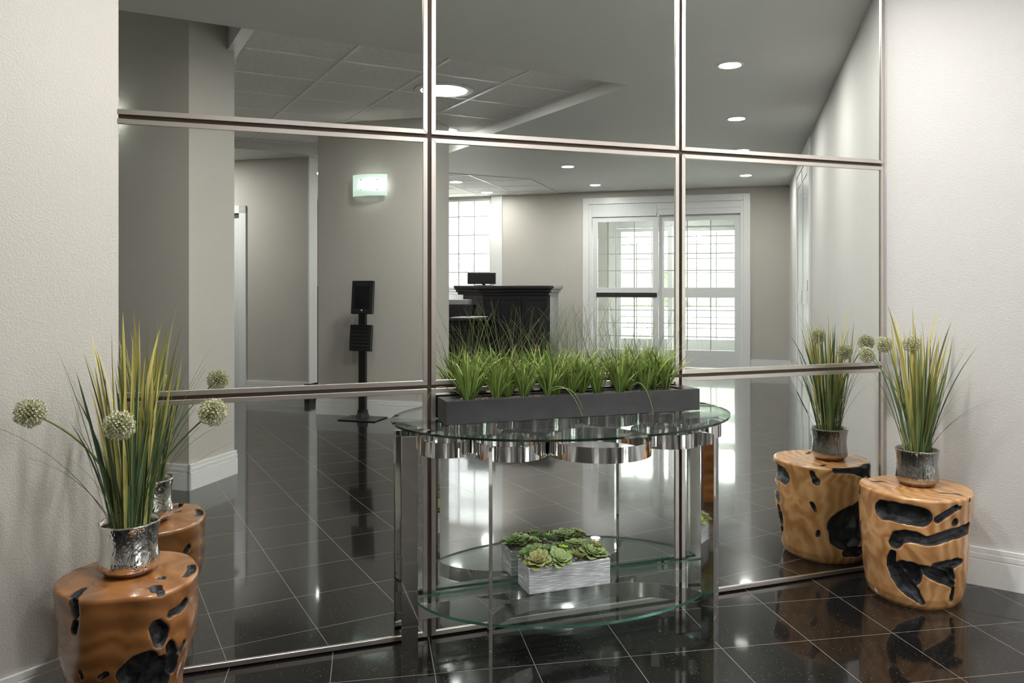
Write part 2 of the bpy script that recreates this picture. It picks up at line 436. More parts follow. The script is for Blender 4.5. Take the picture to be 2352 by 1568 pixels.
wall('wall_far_left', [(-5.35, -5.2, -.2, 9.42, 0, ZH)], M['wall'])
DW = (-.668, 1.528, 2.385); WW = (-4.30, -2.186, .45, 2.545)
wall('wall_entrance', [(-5.3, WW[0], 9.4, 9.58, 0, ZH), (WW[1], DW[0], 9.4, 9.58, 0, ZH), (DW[1], 2.285, 9.4, 9.58, 0, ZH),
     (WW[0], WW[1], 9.4, 9.58, WW[3], ZH), (WW[0], WW[1], 9.4, 9.58, 0, WW[2]), (DW[0], DW[1], 9.4, 9.58, DW[2], ZH)], M['wall'], 'taupe entrance wall with sliding doors and a tall window')

PROF = [(.015, 0, .103), (.0125, .103, .110), (.0145, .110, .128), (.009, .128, .134), (.0115, .134, .150)]
def baseboard(name, axis, c, s0, s1, sg, tf=pq, ext=(0, 0)):
    """runs along axis at wall face c; sg is the side it stands out to"""
    mb = MB(tf)
    for d, z0, z1 in PROF:
        lo, hi = sorted((c, c+sg*d)); a, b_ = s0-ext[0]*d, s1+ext[1]*d
        if axis == 'p': mb.box(a, b_, lo, hi, z0, z1)
        else: mb.box(lo, hi, a, b_, z0, z1)
    return st(mb.build(name, M['white']))
baseboard('baseboard_left', 'p', -.2023, -5.2, -.262, 1)
baseboard('baseboard_right', 'q', 2.135, 1.533, 5.60, -1)
baseboard('baseboard_right_far', 'q', 2.135, 7.52, 9.4, -1)
baseboard('baseboard_near_pier_front', 'p', PB[2], PB[0], PB[1], -1, ext=(0, 1))
baseboard('baseboard_near_pier_side', 'q', PB[1], PB[2], PB[3], 1, ext=(1, 1))
baseboard('baseboard_kiosk_pier_front', 'p', KB[2], KB[0], KB[1], -1, ext=(1, 1))
baseboard('baseboard_kiosk_pier_side', 'q', KB[1], KB[2], KB[3], 1, ext=(1, 1))
baseboard('baseboard_back', 'p', 5.345, -3.70, -2.938, -1)
baseboard('baseboard_back_left', 'p', 5.345, -5.2, -4.84, -1)
baseboard('baseboard_entrance_right', 'p', 9.4, 1.622, 2.12, -1)
baseboard('baseboard_entrance_middle', 'p', 9.4, -2.01, -.76, -1)
baseboard('baseboard_far_left', 'q', -5.2, -.18, 5.33, 1)
# white end board of the passage wall, on a dark plinth
mb = MB(pq); mb.box(-2.935, -2.919, 5.338, 5.50, .137, 2.57); st(mb.build('trim_1', M['white']), 'white end board on the passage wall corner')
mb = MB(pq); mb.box(-2.975, -2.913, 5.330, 5.53, 0, .136); st(mb.build('trim_2', M['darkfoot']), 'dark brown plinth under the white end board')

# white door in the passage wall
mb = MB(pq)
mb.box(-3.787, -3.704, 5.327, 5.347, 0, 2.067); mb.box(-4.84, -4.757, 5.327, 5.347, 0, 2.067); mb.box(-4.84, -3.704, 5.327, 5.347, 1.985, 2.067)
dr = st(mb.build('door_1', M['white']), 'white door frame in the passage wall')
mb = MB(pq); mb.box(-4.752, -3.791, 5.39, 5.43, .01, 1.975); mb.build('door_leaf', M['doorwhite'], dr)
mb = MB(pq); mb.box(-4.752, -3.791, 5.392, 5.44, 1.976, 1.992); mb.build('door_seam', M['greyseal'], dr)

# cased door on the right wall
mb = MB(pq)
mb.box(2.113, 2.136, 5.62, 5.74, 0, 2.40); mb.box(2.113, 2.136, 7.38, 7.50, 0, 2.40); mb.box(2.113, 2.136, 5.62, 7.50, 2.40, 2.54)
dr = st(mb.build('door_2', M['white'], bevel=.004), 'white cased double door on the right wall')
for (a, b_) in ((5.745, 6.555), (6.565, 7.375)):
    mb = MB(pq); mb.box(2.122, 2.134, a, b_, .01, 2.39)
    mb.box(2.116, 2.124, a, a+.11, .01, 2.39); mb.box(2.116, 2.124, b_-.11, b_, .01, 2.39)
    for z0, z1 in ((.01, .22), (1.0, 1.14), (2.26, 2.39)): mb.box(2.116, 2.124, a, b_, z0, z1)
    mb.build('door_leaf', M['doorwhite'], dr)
mb = MB(pq); mb.box(2.108, 2.118, 5.738, 5.752, 1.14, 1.24); mb.build('hinge', simple('brass_hinge', (.55, .42, .12), .3, 1.0), dr)

# sliding entrance doors (used twice: inner and outer set of the vestibule)
def slider(name, q0, label):
    mb = MB(pq)
    mb.box(-.759, -.668, q0-.022, q0+.0, 0, 2.478); mb.box(1.528, 1.622, q0-.022, q0, 0, 2.478); mb.box(-.668, 1.528, q0-.022, q0, 2.385, 2.478)
    mb.box(-.668, -.628, q0-.002, q0+.15, 0, 2.385); mb.box(1.488, 1.528, q0-.002, q0+.15, 0, 2.385); mb.box(-.628, 1.488, q0+.002, q0+.15, 2.29, 2.385)
    d = st(mb.build(name, M['white'], bevel=.003), label)
    mb = MB(pq); mb.box(-.626, 1.486, q0+.004, q0+.14, 2.205, 2.289); mb.box(-.626, .325, q0-.006, q0+.03, 2.195, 2.372); mb.build('header_box', M['doorwhite'], d)
    mb = MB(pq); mb.box(-.622, .327, q0+.018, q0+.022, 2.188, 2.196); mb.box(.322, .330, q0+.0, q0+.022, 2.188, 2.236); mb.build('header_seam', M['blackdoor'], d)
    def leaf(p0, p1, qa, zt, bars, nm):
        mb = MB(pq); sw = .078
        mb.box(p0, p0+sw, qa, qa+.045, .012, zt); mb.box(p1-sw, p1, qa, qa+.045, .012, zt)
        for z0, z1 in ((.012, .257), (1.012, 1.153), (2.122, zt)): mb.box(p0+sw, p1-sw, qa, qa+.045, z0, z1)
        l = mb.build(nm, M['doorwhite'], d, bevel=.002)
        mb = MB(pq)
        n = 3; g0, g1 = p0+sw, p1-sw
        for k in range(1, n): mb.box(g0+(g1-g0)*k/n-.007, g0+(g1-g0)*k/n+.007, qa+.012, qa+.034, .257, 1.012); mb.box(g0+(g1-g0)*k/n-.007, g0+(g1-g0)*k/n+.007, qa+.012, qa+.034, 1.153, 2.122)
        for z in (.448, .638, .828, 1.404, 1.649, 1.897): mb.box(g0, g1, qa+.013, qa+.033, z-.006, z+.006)
        mb.build('muntins', M['pane_bar'], l)
        mb = MB(pq); mb.box(g0, g1, qa+.020, qa+.026, .257, 1.012); mb.box(g0, g1, qa+.020, qa+.026, 1.153, 2.122)
        mb.build('pane', M['glass'], l); return l
    l1 = leaf(-.620, .345, q0+.02, 2.186, None, 'sliding_leaf')
    mb = MB(pq); mb.box(-.560, .325, q0+.004, q0+.02, 1.018, 1.082); mb.build('push_bar', M['blackdoor'], l1, bevel=.003)
    leaf(.345, 1.486, q0+.075, 2.203, None, 'fixed_leaf')
    return d
slider('door_3', 9.4, 'white sliding entrance doors with gridded glass')
slider('door_4', 11.7, 'outer white sliding doors seen through the vestibule')
# vestibule shell
wall('wall_vestibule_left', [(-1.2, -1.06, 9.58, 11.7, 0, ZH)], M['wall_right'])
wall('wall_vestibule_right', [(1.95, 2.09, 9.58, 11.7, 0, ZH)], M['wall_right'])
wall('wall_vestibule_front', [(-1.2, -.668, 11.7, 11.85, 0, ZH), (1.528, 2.09, 11.7, 11.85, 0, ZH), (-.668, 1.528, 11.7, 11.85, 2.385, ZH)], M['wall_right'])
mb = MB(pq); mb.box(-1.2, 2.09, 9.58, 11.85, 2.57, 2.75); st(mb.build('ceiling_vestibule', M['ceil']))
mb = MB(pq); mb.box(-1.2, 2.09, 9.56, 11.85, -.10, -.002); st(mb.build('floor_vestibule', M['kerb']), 'pale vestibule floor')

# tall window by the reception
mb = MB(pq)
a, b_, z0, z1 = WW
mb.box(b_-.0, b_+.175, 9.382, 9.402, .0, 2.565)            # wide white casing
mb.box(a-.12, a, 9.382, 9.402, .0, 2.565)
mb.box(a, b_, 9.36, 9.42, z0-.05, z0)
for p in (a, b_-.055, (a+b_)/2-.03): mb.box(p, p+.055, 9.46, 9.52, z0, z1)
mb.box(a, b_, 9.46, 9.52, z1-.05, z1); mb.box(a, b_, 9.46, 9.52, z0, z0+.06)
win = st(mb.build('window_1', M['white'], bevel=.003), 'tall white window with a grid of panes by the reception')
mb = MB(pq)
for k in range(1, 9):
    p = b_-.055-.256*k
    if p > a+.06: mb.box(p-.006, p+.006, 9.48, 9.50, z0, z1)
for z in (.81, 1.10, 1.39, 1.68, 1.97, 2.26): mb.box(a+.05, b_-.05, 9.48, 9.50, z-.006, z+.006)
mb.build('muntins', M['pane_bar'], win)
mb = MB(pq); mb.box(a+.05, b_-.05, 9.487, 9.492, z0, z1); mb.build('pane', M['glass'], win)
mb = MB(pq)                                                # frosted wavy lines on the lower panes
for k in range(7):
    z = 1.20+.068*k
    pts = [(a+.08+i*.03, 9.4855, z+.013*math.sin(i*.55+k*.6)) for i in range(int((b_-a-.16)/.03))]
    mb.tube(pts, .0035, 4)
mb.build('wave_decal', M['vinyl_line'], win)

# outside
mb = MB(pq); mb.box(-25, 22, 9.6, 60, -.25, -.13); st(mb.build('ground', M['pavement']), 'pale paving outside the entrance')
mb = MB(pq); mb.box(-2.5, 5, 18.0, 18.3, -.13, .62); tag(mb.build('garden_wall', M['stone'], bevel=.02), 'low pale stone wall outside beyond the sliding doors', 'wall')
rr = random.Random(3)
def bush(name, p, q, rx, rz, zc, label, cat='bush'):
    mb = MB(pq); n = 18; rs = []
    for k in range(13):
        ph = PI*k/12; r = []
        for i in range(n):
            th = 2*PI*i/n; j = 1+.16*math.sin(3*th+p*7+k)+.12*rr.uniform(-1, 1)
            r.append((p+rx*j*math.sin(ph)*math.cos(th), q+rx*j*math.sin(ph)*math.sin(th), zc-rz*math.cos(ph)*(1+.08*rr.uniform(-1, 1))))
        rs.append(r)
    mb.rings(rs); tag(mb.build(name, M['hedge']), label, cat, 'bushes outside the entrance')
bush('leafy_bush', 1.3, 21.5, 1.7, 1.5, 1.3, 'rounded green bush outside, seen through the right hand door panes')
bush('leafy_bush', -1.9, 22.5, 1.6, 1.3, 1.1, 'rounded green bush outside, seen through the left hand door panes')
# neighbouring wing seen through the window
bt = thing('neighbour_building', 'pale clapboard building with grey bands outside the reception window', 'building', pq(-6.5, 16.5, -.13))
mb = MB(pq); mb.box(-13, -2.8, 16.5, 17.0, -.13, 5.5); mb.build('wall', M['siding'], bt)
mb = MB(pq)
for z in (1.5, 2.35, 3.25, 4.1): mb.box(-13, -2.8, 16.42, 16.5, z, z+.22)
mb.build('siding_band', M['siding_grey'], bt)
for p in (-5.3, -8.2):
    mb = MB(pq); mb.box(p, p+.34, 15.2, 15.54, -.13, 5.5); mb.build('column', M['siding_grey'], bt, bevel=.01)

# ================================================================== MIRROR PANELS
FY = .012; SCL = 1+FY/2.606
def fx(x): return x*SCL
def fz(z): return HCAM+(z-HCAM)*SCL
mb = MB(); mb.box(fx(-.345), fx(2.579), FY+.0135, .036, 0, 2.56)
tag(mb.build('mirror_backing_board', M['backing']), 'dark bronze backing board behind the nine framed mirrors', 'wall panel')
XS = [(-.3436, .6186), (.6312, 1.5921), (1.6038, 2.5777)]
ZS = [(.0115, .8480, -.0015), (.8605, 1.6955, 0.0), (1.7080, 2.5420, .004)]
NM = {(0, 0): 'floor-level mirror at left, behind the wide stump stool and amber pot', (1, 0): 'floor-level mirror in the middle, right behind the glass console table',
      (2, 0): 'floor-level mirror at right, beside the stump stool with hollows', (0, 1): 'middle-row mirror at left that reflects the tablet kiosk and its wall lamp',
      (1, 1): 'middle-row mirror in the centre that reflects the black reception desk', (2, 1): 'middle-row mirror at right that reflects the right half of the sliding doors',
      (0, 2): 'top-row mirror at left that reflects the tiled ceiling recess', (1, 2): 'top-row mirror in the centre that reflects the corner of the ceiling recess',
      (2, 2): 'top-row mirror at right that reflects two ceiling downlights'}
for i, (x0, x1) in enumerate(XS):
    for j, (z0, z1, lean) in enumerate(ZS):
        X0, X1, Z0, Z1 = fx(x0), fx(x1), fz(z0), fz(z1)
        if j == 2: Z1 = min(Z1, 2.556)
        t = thing('framed_mirror', NM[(i, j)], 'mirror', ((X0+X1)/2, FY, Z0), 'framed mirrors covering the angled wall')
        fw = .0158; b0, b1 = FY, FY+.0098
        for a, b_, c, d in (((X0, Z0), (X1, Z0), (X1-fw, Z0+fw), (X0+fw, Z0+fw)), ((X1, Z0), (X1, Z1), (X1-fw, Z1-fw), (X1-fw, Z0+fw)),
                            ((X1, Z1), (X0, Z1), (X0+fw, Z1-fw), (X1-fw, Z1-fw)), ((X0, Z1), (X0, Z0), (X0+fw, Z0+fw), (X0+fw, Z1-fw))):
            mb = MB(); P = (a, b_, c, d)
            mb.add([(u, b0, v_) for u, v_ in P]+[(u, b1, v_) for u, v_ in P], [(0, 1, 2, 3), (7, 6, 5, 4)]+[(k, (k+1) % 4, 4+(k+1) % 4, 4+k) for k in range(4)])
            mb.build('frame_bar', M['nickel'], t, bevel=.0009, seg=1)
        mb = MB(); mb.box(X0+fw-.004, X1-fw+.004, FY+.006, FY+.0092, Z0+fw-.004, Z1-fw+.004); mb.build('mirror_glass', M['mirror'], t)
        t.rotation_euler = (lean, 0, 0)

# ================================================================== LIGHT FITTINGS
def downlight(p, q, label, power=18, r=.085, z=ZL, tf=pq, shine=True, group='recessed ceiling downlights'):
    c = tf(p, q, z)
    t = thing('ceiling_downlight', label, 'ceiling light', c, group)
    mb = MB(); mb.lathe(c.x, c.y, [(r*.80, z-.003), (r*.98, z-.005), (r*1.02, z+.002), (r*.80, z+.002)], 40, cap0=False, cap1=False); mb.build('trim_ring', M['white'], t)
    mb = MB(); mb.lathe(c.x, c.y, [(r*.81, z-.002), (r*.6, z-.0035), (.001, z-.004)], 40, cap0=True); mb.build('diffuser', M['lamp'], t)
    if power:
        disc('lamp_light', c-Vector((0, 0, .006)), power*.45, r=r*.78)
    return t
downlight(1.456, 3.019, 'round recessed downlight, nearest of the row beside the right wall', 9)
downlight(1.478, 4.752, 'round recessed downlight, second in the row beside the right wall', 8)
downlight(1.52, 6.46, 'round recessed downlight, third in the row beside the right wall', 0)
downlight(1.56, 8.168, 'round recessed downlight in front of the right end of the sliding doors', 9)
downlight(-.422, 6.817, 'round recessed downlight over the lobby, left of the sliding doors', 9)
downlight(-.424, 8.579, 'round recessed downlight close to the left end of the sliding doors', 9)
downlight(.15, -.85, 'added unseen fill light just in front of the mirrors at left', 10.5, tf=ww, group='added fill lights by the mirrors')  # three fill lamps added out of view to brighten the walls beside the mirrors
downlight(1.15, -.62, 'added unseen fill light just in front of the middle mirrors', 11, tf=ww, group='added fill lights by the mirrors')
downlight(2.08, -.45, 'added unseen fill light just in front of the mirrors at right', 5.5, tf=ww, group='added fill lights by the mirrors')
downlight(-4.3, 4.6, 'added unseen fill light in front of the white passage door', 16)  # added out of sight behind the near pier to brighten the passage wall
downlight(.45, 10.6, 'added fill light in the vestibule between the two sets of sliding doors', 14, .085, 2.57)  # fill lamp added because the vestibule needed more light
downlight(-2.13, 7.69, 'round downlight in the tiled ceiling over the reception, nearer one', 7, .10, ZL-.006)
downlight(-2.105, 8.94, 'round downlight in the tiled ceiling by the reception window', 6, .10, ZL-.006)
downlight(-3.47, 6.44, 'small downlight behind the passage wall', 9, .08, ZL-.006)
downlight(2.02, -2.97, 'large round light in the ceiling recess, nearest the mirrors', 13, .225, ZG-.006, tt)
downlight(2.70, -4.44, 'round light deep in the ceiling recess beside the kiosk pier', 6, .11, ZG-.006, tt)

def sconce(pc, q, zc, label, power):
    wv, hh = .345, .195
    c = pq(pc, q, zc-hh/2)
    t = thing('wall_sconce', label, 'wall lamp', c, 'curved glass wall lamps')
    mb = MB(pq); mb.box(pc-.09, pc+.09, q-.018, q, zc-.07, zc+.07); mb.build('back_plate', M['chrome'], t)
    mb = MB(pq); rs = []
    n = 20
    def arc(dz, off):
        return [(pc-wv/2+wv*i/n, q-.045-.055*(1-((2*i/n)-1)**2)-off, zc+dz) for i in range(n+1)]
    for a, b_ in ((-hh/2, hh/2),):
        o0, o1, i0, i1 = arc(a, .006), arc(b_, .006), arc(a, 0), arc(b_, 0)
        m_ = n+1
        mb.add(o0+o1+i0+i1, [(i, i+1, m_+i+1, m_+i) for i in range(n)]+[(2*m_+i, 3*m_+i, 3*m_+i+1, 2*m_+i+1) for i in range(n)]+
               [(i, 2*m_+i, 2*m_+i+1, i+1) for i in range(n)]+[(m_+i, m_+i+1, 3*m_+i+1, 3*m_+i) for i in range(n)]+[(0, m_, 3*m_, 2*m_), (n, 2*m_+n, 3*m_+n, m_+n)], True)
    mb.build('glass_shade', M['frost'], t)
    mb = MB(pq); mb.tube([(pc-.115, q-.035, zc), (pc+.115, q-.035, zc)], .016, 12); mb.build('lamp_tube', M['sconce'], t)
    for dx in (-.06, .10):
        for dz in (-.045, .045):
            mb = MB(pq); mb.tube([(pc+dx, q, zc+dz), (pc+dx, q-.108, zc+dz)], .005, 8); mb.build('pin', M['chrome'], t)
sconce(-1.737, 4.455, 2.105, 'lit curved glass wall lamp above the tablet kiosk', .25)
sconce(-2.21, 1.761, 2.20, 'lit curved glass wall lamp at the far left edge of the mirrors', .2)

# ================================================================== STUMP STOOLS
def polar(pts, cx, cy_):
    l = sorted((math.atan2(y-cy_, x-cx) % (2*PI), math.hypot(x-cx, y-cy_)) for x, y in pts)
    def f(a):
        a %= 2*PI
        for i in range(len(l)):
            a0, r0 = l[i-1]; a1, r1 = l[i]
            if i == 0: a0 -= 2*PI
            if a0 <= a <= a1: break
        else:
            a0, r0 = l[-1]; a1, r1 = l[0]; a1 += 2*PI
        t = (a-a0)/max(a1-a0, 1e-6); t = t*t*(3-2*t); return r0+(r1-r0)*t
    return f
from mathutils import noise as NZ
def stump(name_label, cx, cy_, H, top, prof, cav, m, bot_shift=(0, 0)):
    f = polar(top, cx, cy_); n = 340
    sm = [sum(f(2*PI*(i+k)/n) for k in range(-9, 10))/19 for i in range(n)]
    def scale(z):
        for (z0, s0), (z1, s1) in zip(prof, prof[1:]):
            if z0 <= z <= z1: t = (z-z0)/(z1-z0); return s0+(s1-s0)*t
        return prof[-1][1]
    segs = []
    for ch in cav:
        if len(ch) == 1: segs.append((Vector(ch[0][:3]), Vector(ch[0][:3]), ch[0][3], ch[0][3]))
        for a, b_ in zip(ch, ch[1:]): segs.append((Vector(a[:3]), Vector(b_[:3]), a[3], b_[3]))
    def char(p):
        best = 0; dep = 0
        w_ = NZ.noise(p*30)*.0035+NZ.noise(p*70)*.0015
        for a, b_, ra, rb in segs:
            if abs(p.z-(a.z+b_.z)/2) > abs(a.z-b_.z)/2+max(ra, rb)*1.5: continue
            ab = b_-a; l2 = ab.length_squared
            t = 0 if l2 < 1e-9 else max(0, min(1, (p-a).dot(ab)/l2))
            r = (ra+(rb-ra)*t)*1.08; d = (p-(a+ab*t)).length+w_
            v = 1-d/r
            if v > -.25:
                c = max(0, min(1, (v+.06)*5)); best = max(best, c)
                dep = max(dep, max(0, min(1, v*2.2))*min(.034, r*1.3))
        return best, dep
    prof_pts = []
    nz = 118
    for k in range(nz+1):
        z = H*k/nz; rr_ = 1.0
        if z > H-.010: rr_ = 1-.035*((z-(H-.010))/.010)**2
        if z < .012: rr_ = 1-.03*(1-z/.012)
        prof_pts.append((z, rr_, False))
    for k in range(1, 46): prof_pts.append((H, .965*(1-k/46), True))
    rings_, chars = [], []
    for z, s, top_ in prof_pts:
        r = []
        for i in range(n):
            a = 2*PI*i/n; R_ = sm[i]*scale(z)*s
            lx, ly = R_*math.cos(a), R_*math.sin(a)
            bs = 1-z/H
            nb = NZ.noise(Vector((lx*5, ly*5, z*6+cx)))*.010*(0 if top_ else min(1, (H-z)*12))
            # map the surface on to the reference drum the hollows were laid out on
            ref = Vector((lx, ly, z))
            if not top_: ref = Vector((.193*math.cos(a), .193*math.sin(a), z))
            c, d = char(ref); chars.append(c)
            if top_: rv = (cx+lx, cy_+ly, z-d*.6)
            else:
                k_ = (R_+nb-d)/max(R_, 1e-6); rv = (cx+lx*k_+bot_shift[0]*bs, cy_+ly*k_+bot_shift[1]*bs, z)
            r.append(rv)
        rings_.append(r)
    mb = MB(); mb.rings(rings_, True, True)
    o = mb.build('stump_stool', m, origin=(cx, cy_, 0))
    at = o.data.attributes.new('char', 'FLOAT', 'POINT')
    vals = chars+[0]*(len(o.data.vertices)-len(chars))
    at.data.foreach_set('value', vals)
    return tag(o, name_label, 'stool', 'carved root stump stools')
R_CAV = [[(-0.193, -0.027, 0.35, 0.026), (-0.179, -0.078, 0.356, 0.0276), (-0.157, -0.116, 0.354, 0.0275), (-0.137, -0.139, 0.351, 0.0257)], [(-0.095, -0.17, 0.347, 0.0096), (-0.07, -0.182, 0.367, 0.0103), (-0.032, -0.192, 0.387, 0.0082)], [(-0.028, -0.193, 0.332, 0.0104)], [(-0.013, -0.195, 0.385, 0.0045)], [(-0.18, -0.075, 0.239, 0.0155), (-0.176, -0.084, 0.265, 0.0166), (-0.164, -0.106, 0.275, 0.0154), (-0.147, -0.128, 0.275, 0.0147), (-0.124, -0.151, 0.266, 0.0117), (-0.085, -0.175, 0.28, 0.014), (-0.037, -0.191, 0.293, 0.0141), (0.028, -0.193, 0.295, 0.0151), (0.058, -0.186, 0.298, 0.0152)], [(-0.182, -0.069, 0.2, 0.0081), (-0.185, -0.061, 0.17, 0.0118), (-0.184, -0.066, 0.144, 0.0166), (-0.176, -0.084, 0.115, 0.0221), (-0.167, -0.101, 0.09, 0.022), (-0.153, -0.121, 0.068, 0.0191), (-0.137, -0.139, 0.042, 0.011), (-0.126, -0.149, 0.028, 0.0051)], [(-0.167, -0.101, 0.154, 0.0184), (-0.153, -0.121, 0.146, 0.0257), (-0.153, -0.121, 0.119, 0.022)], [(-0.133, -0.143, 0.164, 0.0095), (-0.109, -0.162, 0.151, 0.0165), (-0.082, -0.177, 0.136, 0.0184), (-0.051, -0.188, 0.126, 0.0178), (-0.022, -0.194, 0.098, 0.0097)], [(-0.093, -0.171, 0.169, 0.0147), (-0.061, -0.185, 0.176, 0.0166), (-0.018, -0.194, 0.181, 0.0134), (0.008, -0.195, 0.183, 0.0075)], [(-0.044, -0.19, 0.149, 0.0148), (-0.022, -0.194, 0.121, 0.0074)], [(-0.014, -0.194, 0.077, 0.006), (-0.016, -0.194, 0.04, 0.0082)], [(0.048, -0.189, 0.404, 0.0061)], [(-0.007, -0.105, 0.418, 0.0046), (0.018, -0.119, 0.418, 0.0053), (0.037, -0.134, 0.418, 0.0046), (0.041, -0.155, 0.418, 0.0046)], [(-0.113, 0.114, 0.418, 0.007), (-0.082, 0.103, 0.418, 0.0078)], [(0.091, 0.173, 0.403, 0.0223), (0.043, 0.19, 0.396, 0.0184), (-0.005, 0.195, 0.408, 0.0131), (-0.057, 0.187, 0.41, 0.0094), (-0.094, 0.171, 0.409, 0.0086)], [(0.095, 0.17, 0.356, 0.013), (0.055, 0.187, 0.319, 0.0147), (0.043, 0.19, 0.279, 0.0147)], [(-0.193, 0.027, 0.393, 0.0087), (-0.19, 0.044, 0.361, 0.02), (-0.186, 0.059, 0.343, 0.0181)], [(-0.194, 0.022, 0.261, 0.008), (-0.191, 0.04, 0.226, 0.0087), (-0.189, 0.048, 0.186, 0.0087)], [(-0.188, 0.052, 0.162, 0.0163), (-0.189, 0.048, 0.123, 0.0163), (-0.189, 0.05, 0.099, 0.0109)], [(0.008, 0.195, 0.232, 0.0255), (-0.025, 0.193, 0.2, 0.0399), (-0.064, 0.184, 0.167, 0.0469), (-0.064, 0.184, 0.129, 0.0433), (-0.025, 0.193, 0.114, 0.0399)], [(0.043, 0.19, 0.203, 0.022), (0.049, 0.189, 0.16, 0.0294), (0.043, 0.19, 0.127, 0.022)], [(-0.005, 0.195, 0.058, 0.0145), (0.043, 0.19, 0.051, 0.0147), (-0.05, 0.188, 0.05, 0.0108)]]
R_CAV = [[((-.160, y+.085, z, r) if x < -.18 and .015 < y < .07 else (x, y, z, r*1.36)) for x, y, z, r in ch] for ch in R_CAV]
L_CAV = [[(-0.093, -0.082, 0.418, 0.0059), (-0.104, -0.11, 0.418, 0.0091), (-0.111, -0.139, 0.418, 0.0123), (-0.104, -0.159, 0.404, 0.0121), (-0.101, -0.161, 0.38, 0.0089)], [(-0.102, -0.16, 0.36, 0.0083), (-0.111, -0.154, 0.337, 0.0109)], [(0.079, -0.134, 0.418, 0.016), (0.083, -0.16, 0.418, 0.0126)], [(0.146, -0.122, 0.362, 0.0135), (0.131, -0.137, 0.355, 0.0115), (0.113, -0.153, 0.353, 0.0108)], [(0.082, -0.172, 0.331, 0.0173), (0.09, -0.168, 0.31, 0.0189), (0.09, -0.168, 0.292, 0.0157)], [(0.11, -0.155, 0.275, 0.0114), (0.117, -0.15, 0.251, 0.0133), (0.126, -0.142, 0.234, 0.0108)], [(0.145, -0.123, 0.259, 0.0077), (0.137, -0.132, 0.24, 0.007)], [(0.064, -0.179, 0.251, 0.0219), (0.048, -0.184, 0.233, 0.0344), (0.027, -0.188, 0.212, 0.0344)], [(0.09, -0.168, 0.233, 0.0189), (0.1, -0.162, 0.205, 0.0347), (0.09, -0.168, 0.186, 0.0441)], [(0.123, -0.144, 0.223, 0.0159), (0.129, -0.14, 0.199, 0.0143)], [(-0.102, -0.16, 0.232, 0.0057), (-0.101, -0.161, 0.215, 0.007)], [(-0.038, -0.186, 0.225, 0.0082), (-0.051, -0.183, 0.217, 0.0082)], [(0.162, -0.003, 0.418, 0.0095), (0.161, -0.04, 0.418, 0.0113), (0.148, -0.076, 0.418, 0.0072)], [(0.142, 0.126, 0.348, 0.0087), (0.134, 0.135, 0.337, 0.0102)], [(0.087, -0.07, 0.418, 0.011)], [(0.037, 0.177, 0.418, 0.0062)], [(0.157, 0.001, 0.418, 0.0099)]]
L_CAV = [[(x, y, z, r*1.08) for x, y, z, r in ch] for ch in L_CAV]
stump('wide amber root stump stool with black hollows at left, beneath the crinkled silver pot', -.268, -.24, .418,
      [(-.446, -.245), (-.425, -.33), (-.357, -.412), (-.27, -.425), (-.195, -.437), (-.128, -.392), (-.094, -.30), (-.10, -.20), (-.14, -.11), (-.21, -.064), (-.298, -.055), (-.375, -.12), (-.425, -.18)],
      [(0, .74), (.10, .765), (.15, .80), (.20, .875), (.25, .93), (.33, .96), (.418, 1.0)], L_CAV, M['wood_l'])
stump('honey stump stool at right with deep black hollows, beneath the smooth silver pot', 2.512, -.24, .418,
      [(2.305, -.25), (2.318, -.34), (2.39, -.425), (2.50, -.44), (2.618, -.395), (2.69, -.30), (2.705, -.215), (2.655, -.115), (2.57, -.055), (2.46, -.050), (2.365, -.085), (2.318, -.16)],
      [(0, .80), (.04, .87), (.146, .945), (.25, .975), (.418, 1.0)], R_CAV, M['wood_r'], (0, .012))

# ================================================================== POTTED GRASSES
def set_tone(o, tones):
    ca = o.data.color_attributes.new('tone', 'FLOAT_COLOR', 'POINT')
    flat = []
    for t in tones: flat += [t[0], t[1], t[2], 1]
    ca.data.foreach_set('color', flat)
def lerp(a, b, t): return tuple(a[i]+(b[i]-a[i])*t for i in range(3))
YEL, GRN, BLU, OLV = (.50, .44, .13), (.11, .18, .045), (.028, .095, .068), (.24, .24, .055)
def allium(parent, head, start, ctrl, D, rs_):
    head, start, ctrl = Vector(head), Vector(start), Vector(ctrl)
    pts = [start*(1-t)**2+ctrl*2*t*(1-t)+head*t*t for t in [i/14 for i in range(15)]]
    mb = MB(); mb.tube(pts, [.0034-.0012*i/14 for i in range(15)], 7); stem = mb.build('flower_stem', M['stem'], parent)
    mb = MB(); tones = []
    cnt = 230; r = D/2
    for k in range(cnt):
        ph = math.acos(1-2*(k+.5)/cnt); th = k*2.39996
        d = Vector((math.sin(ph)*math.cos(th), math.sin(ph)*math.sin(th), math.cos(ph)))
        rad = r*rs_.uniform(.80, 1.04)
        b0 = len(mb.v)
        mb.tube([head+d*r*.12, head+d*rad*.9], .0005, 3)
        tones += [(.20, .23, .09)]*(len(mb.v)-b0)
        b0 = len(mb.v)
        a = d.cross(Vector((.3, .5, .81))).normalized(); b_ = d.cross(a)
        c = head+d*rad; s = r*.085*rs_.uniform(.8, 1.25)
        for q_ in range(5):
            an = 2*PI*q_/5+rs_.random(); e = a*math.cos(an)+b_*math.sin(an); f = d.cross(e)
            mb.add([tuple(c-d*s*1.2), tuple(c+e*s*.9+f*s*.45+d*s*.3), tuple(c+e*s*1.5+d*s*.9), tuple(c+e*s*.9-f*s*.45+d*s*.3)], [(0, 1, 2, 3)])
        tn = lerp((.66, .62, .46), (.42, .43, .25), rs_.random()); tones += [tn]*(len(mb.v)-b0)
    h = mb.build('flower_head', M['bloom'], stem); set_tone(h, tones)
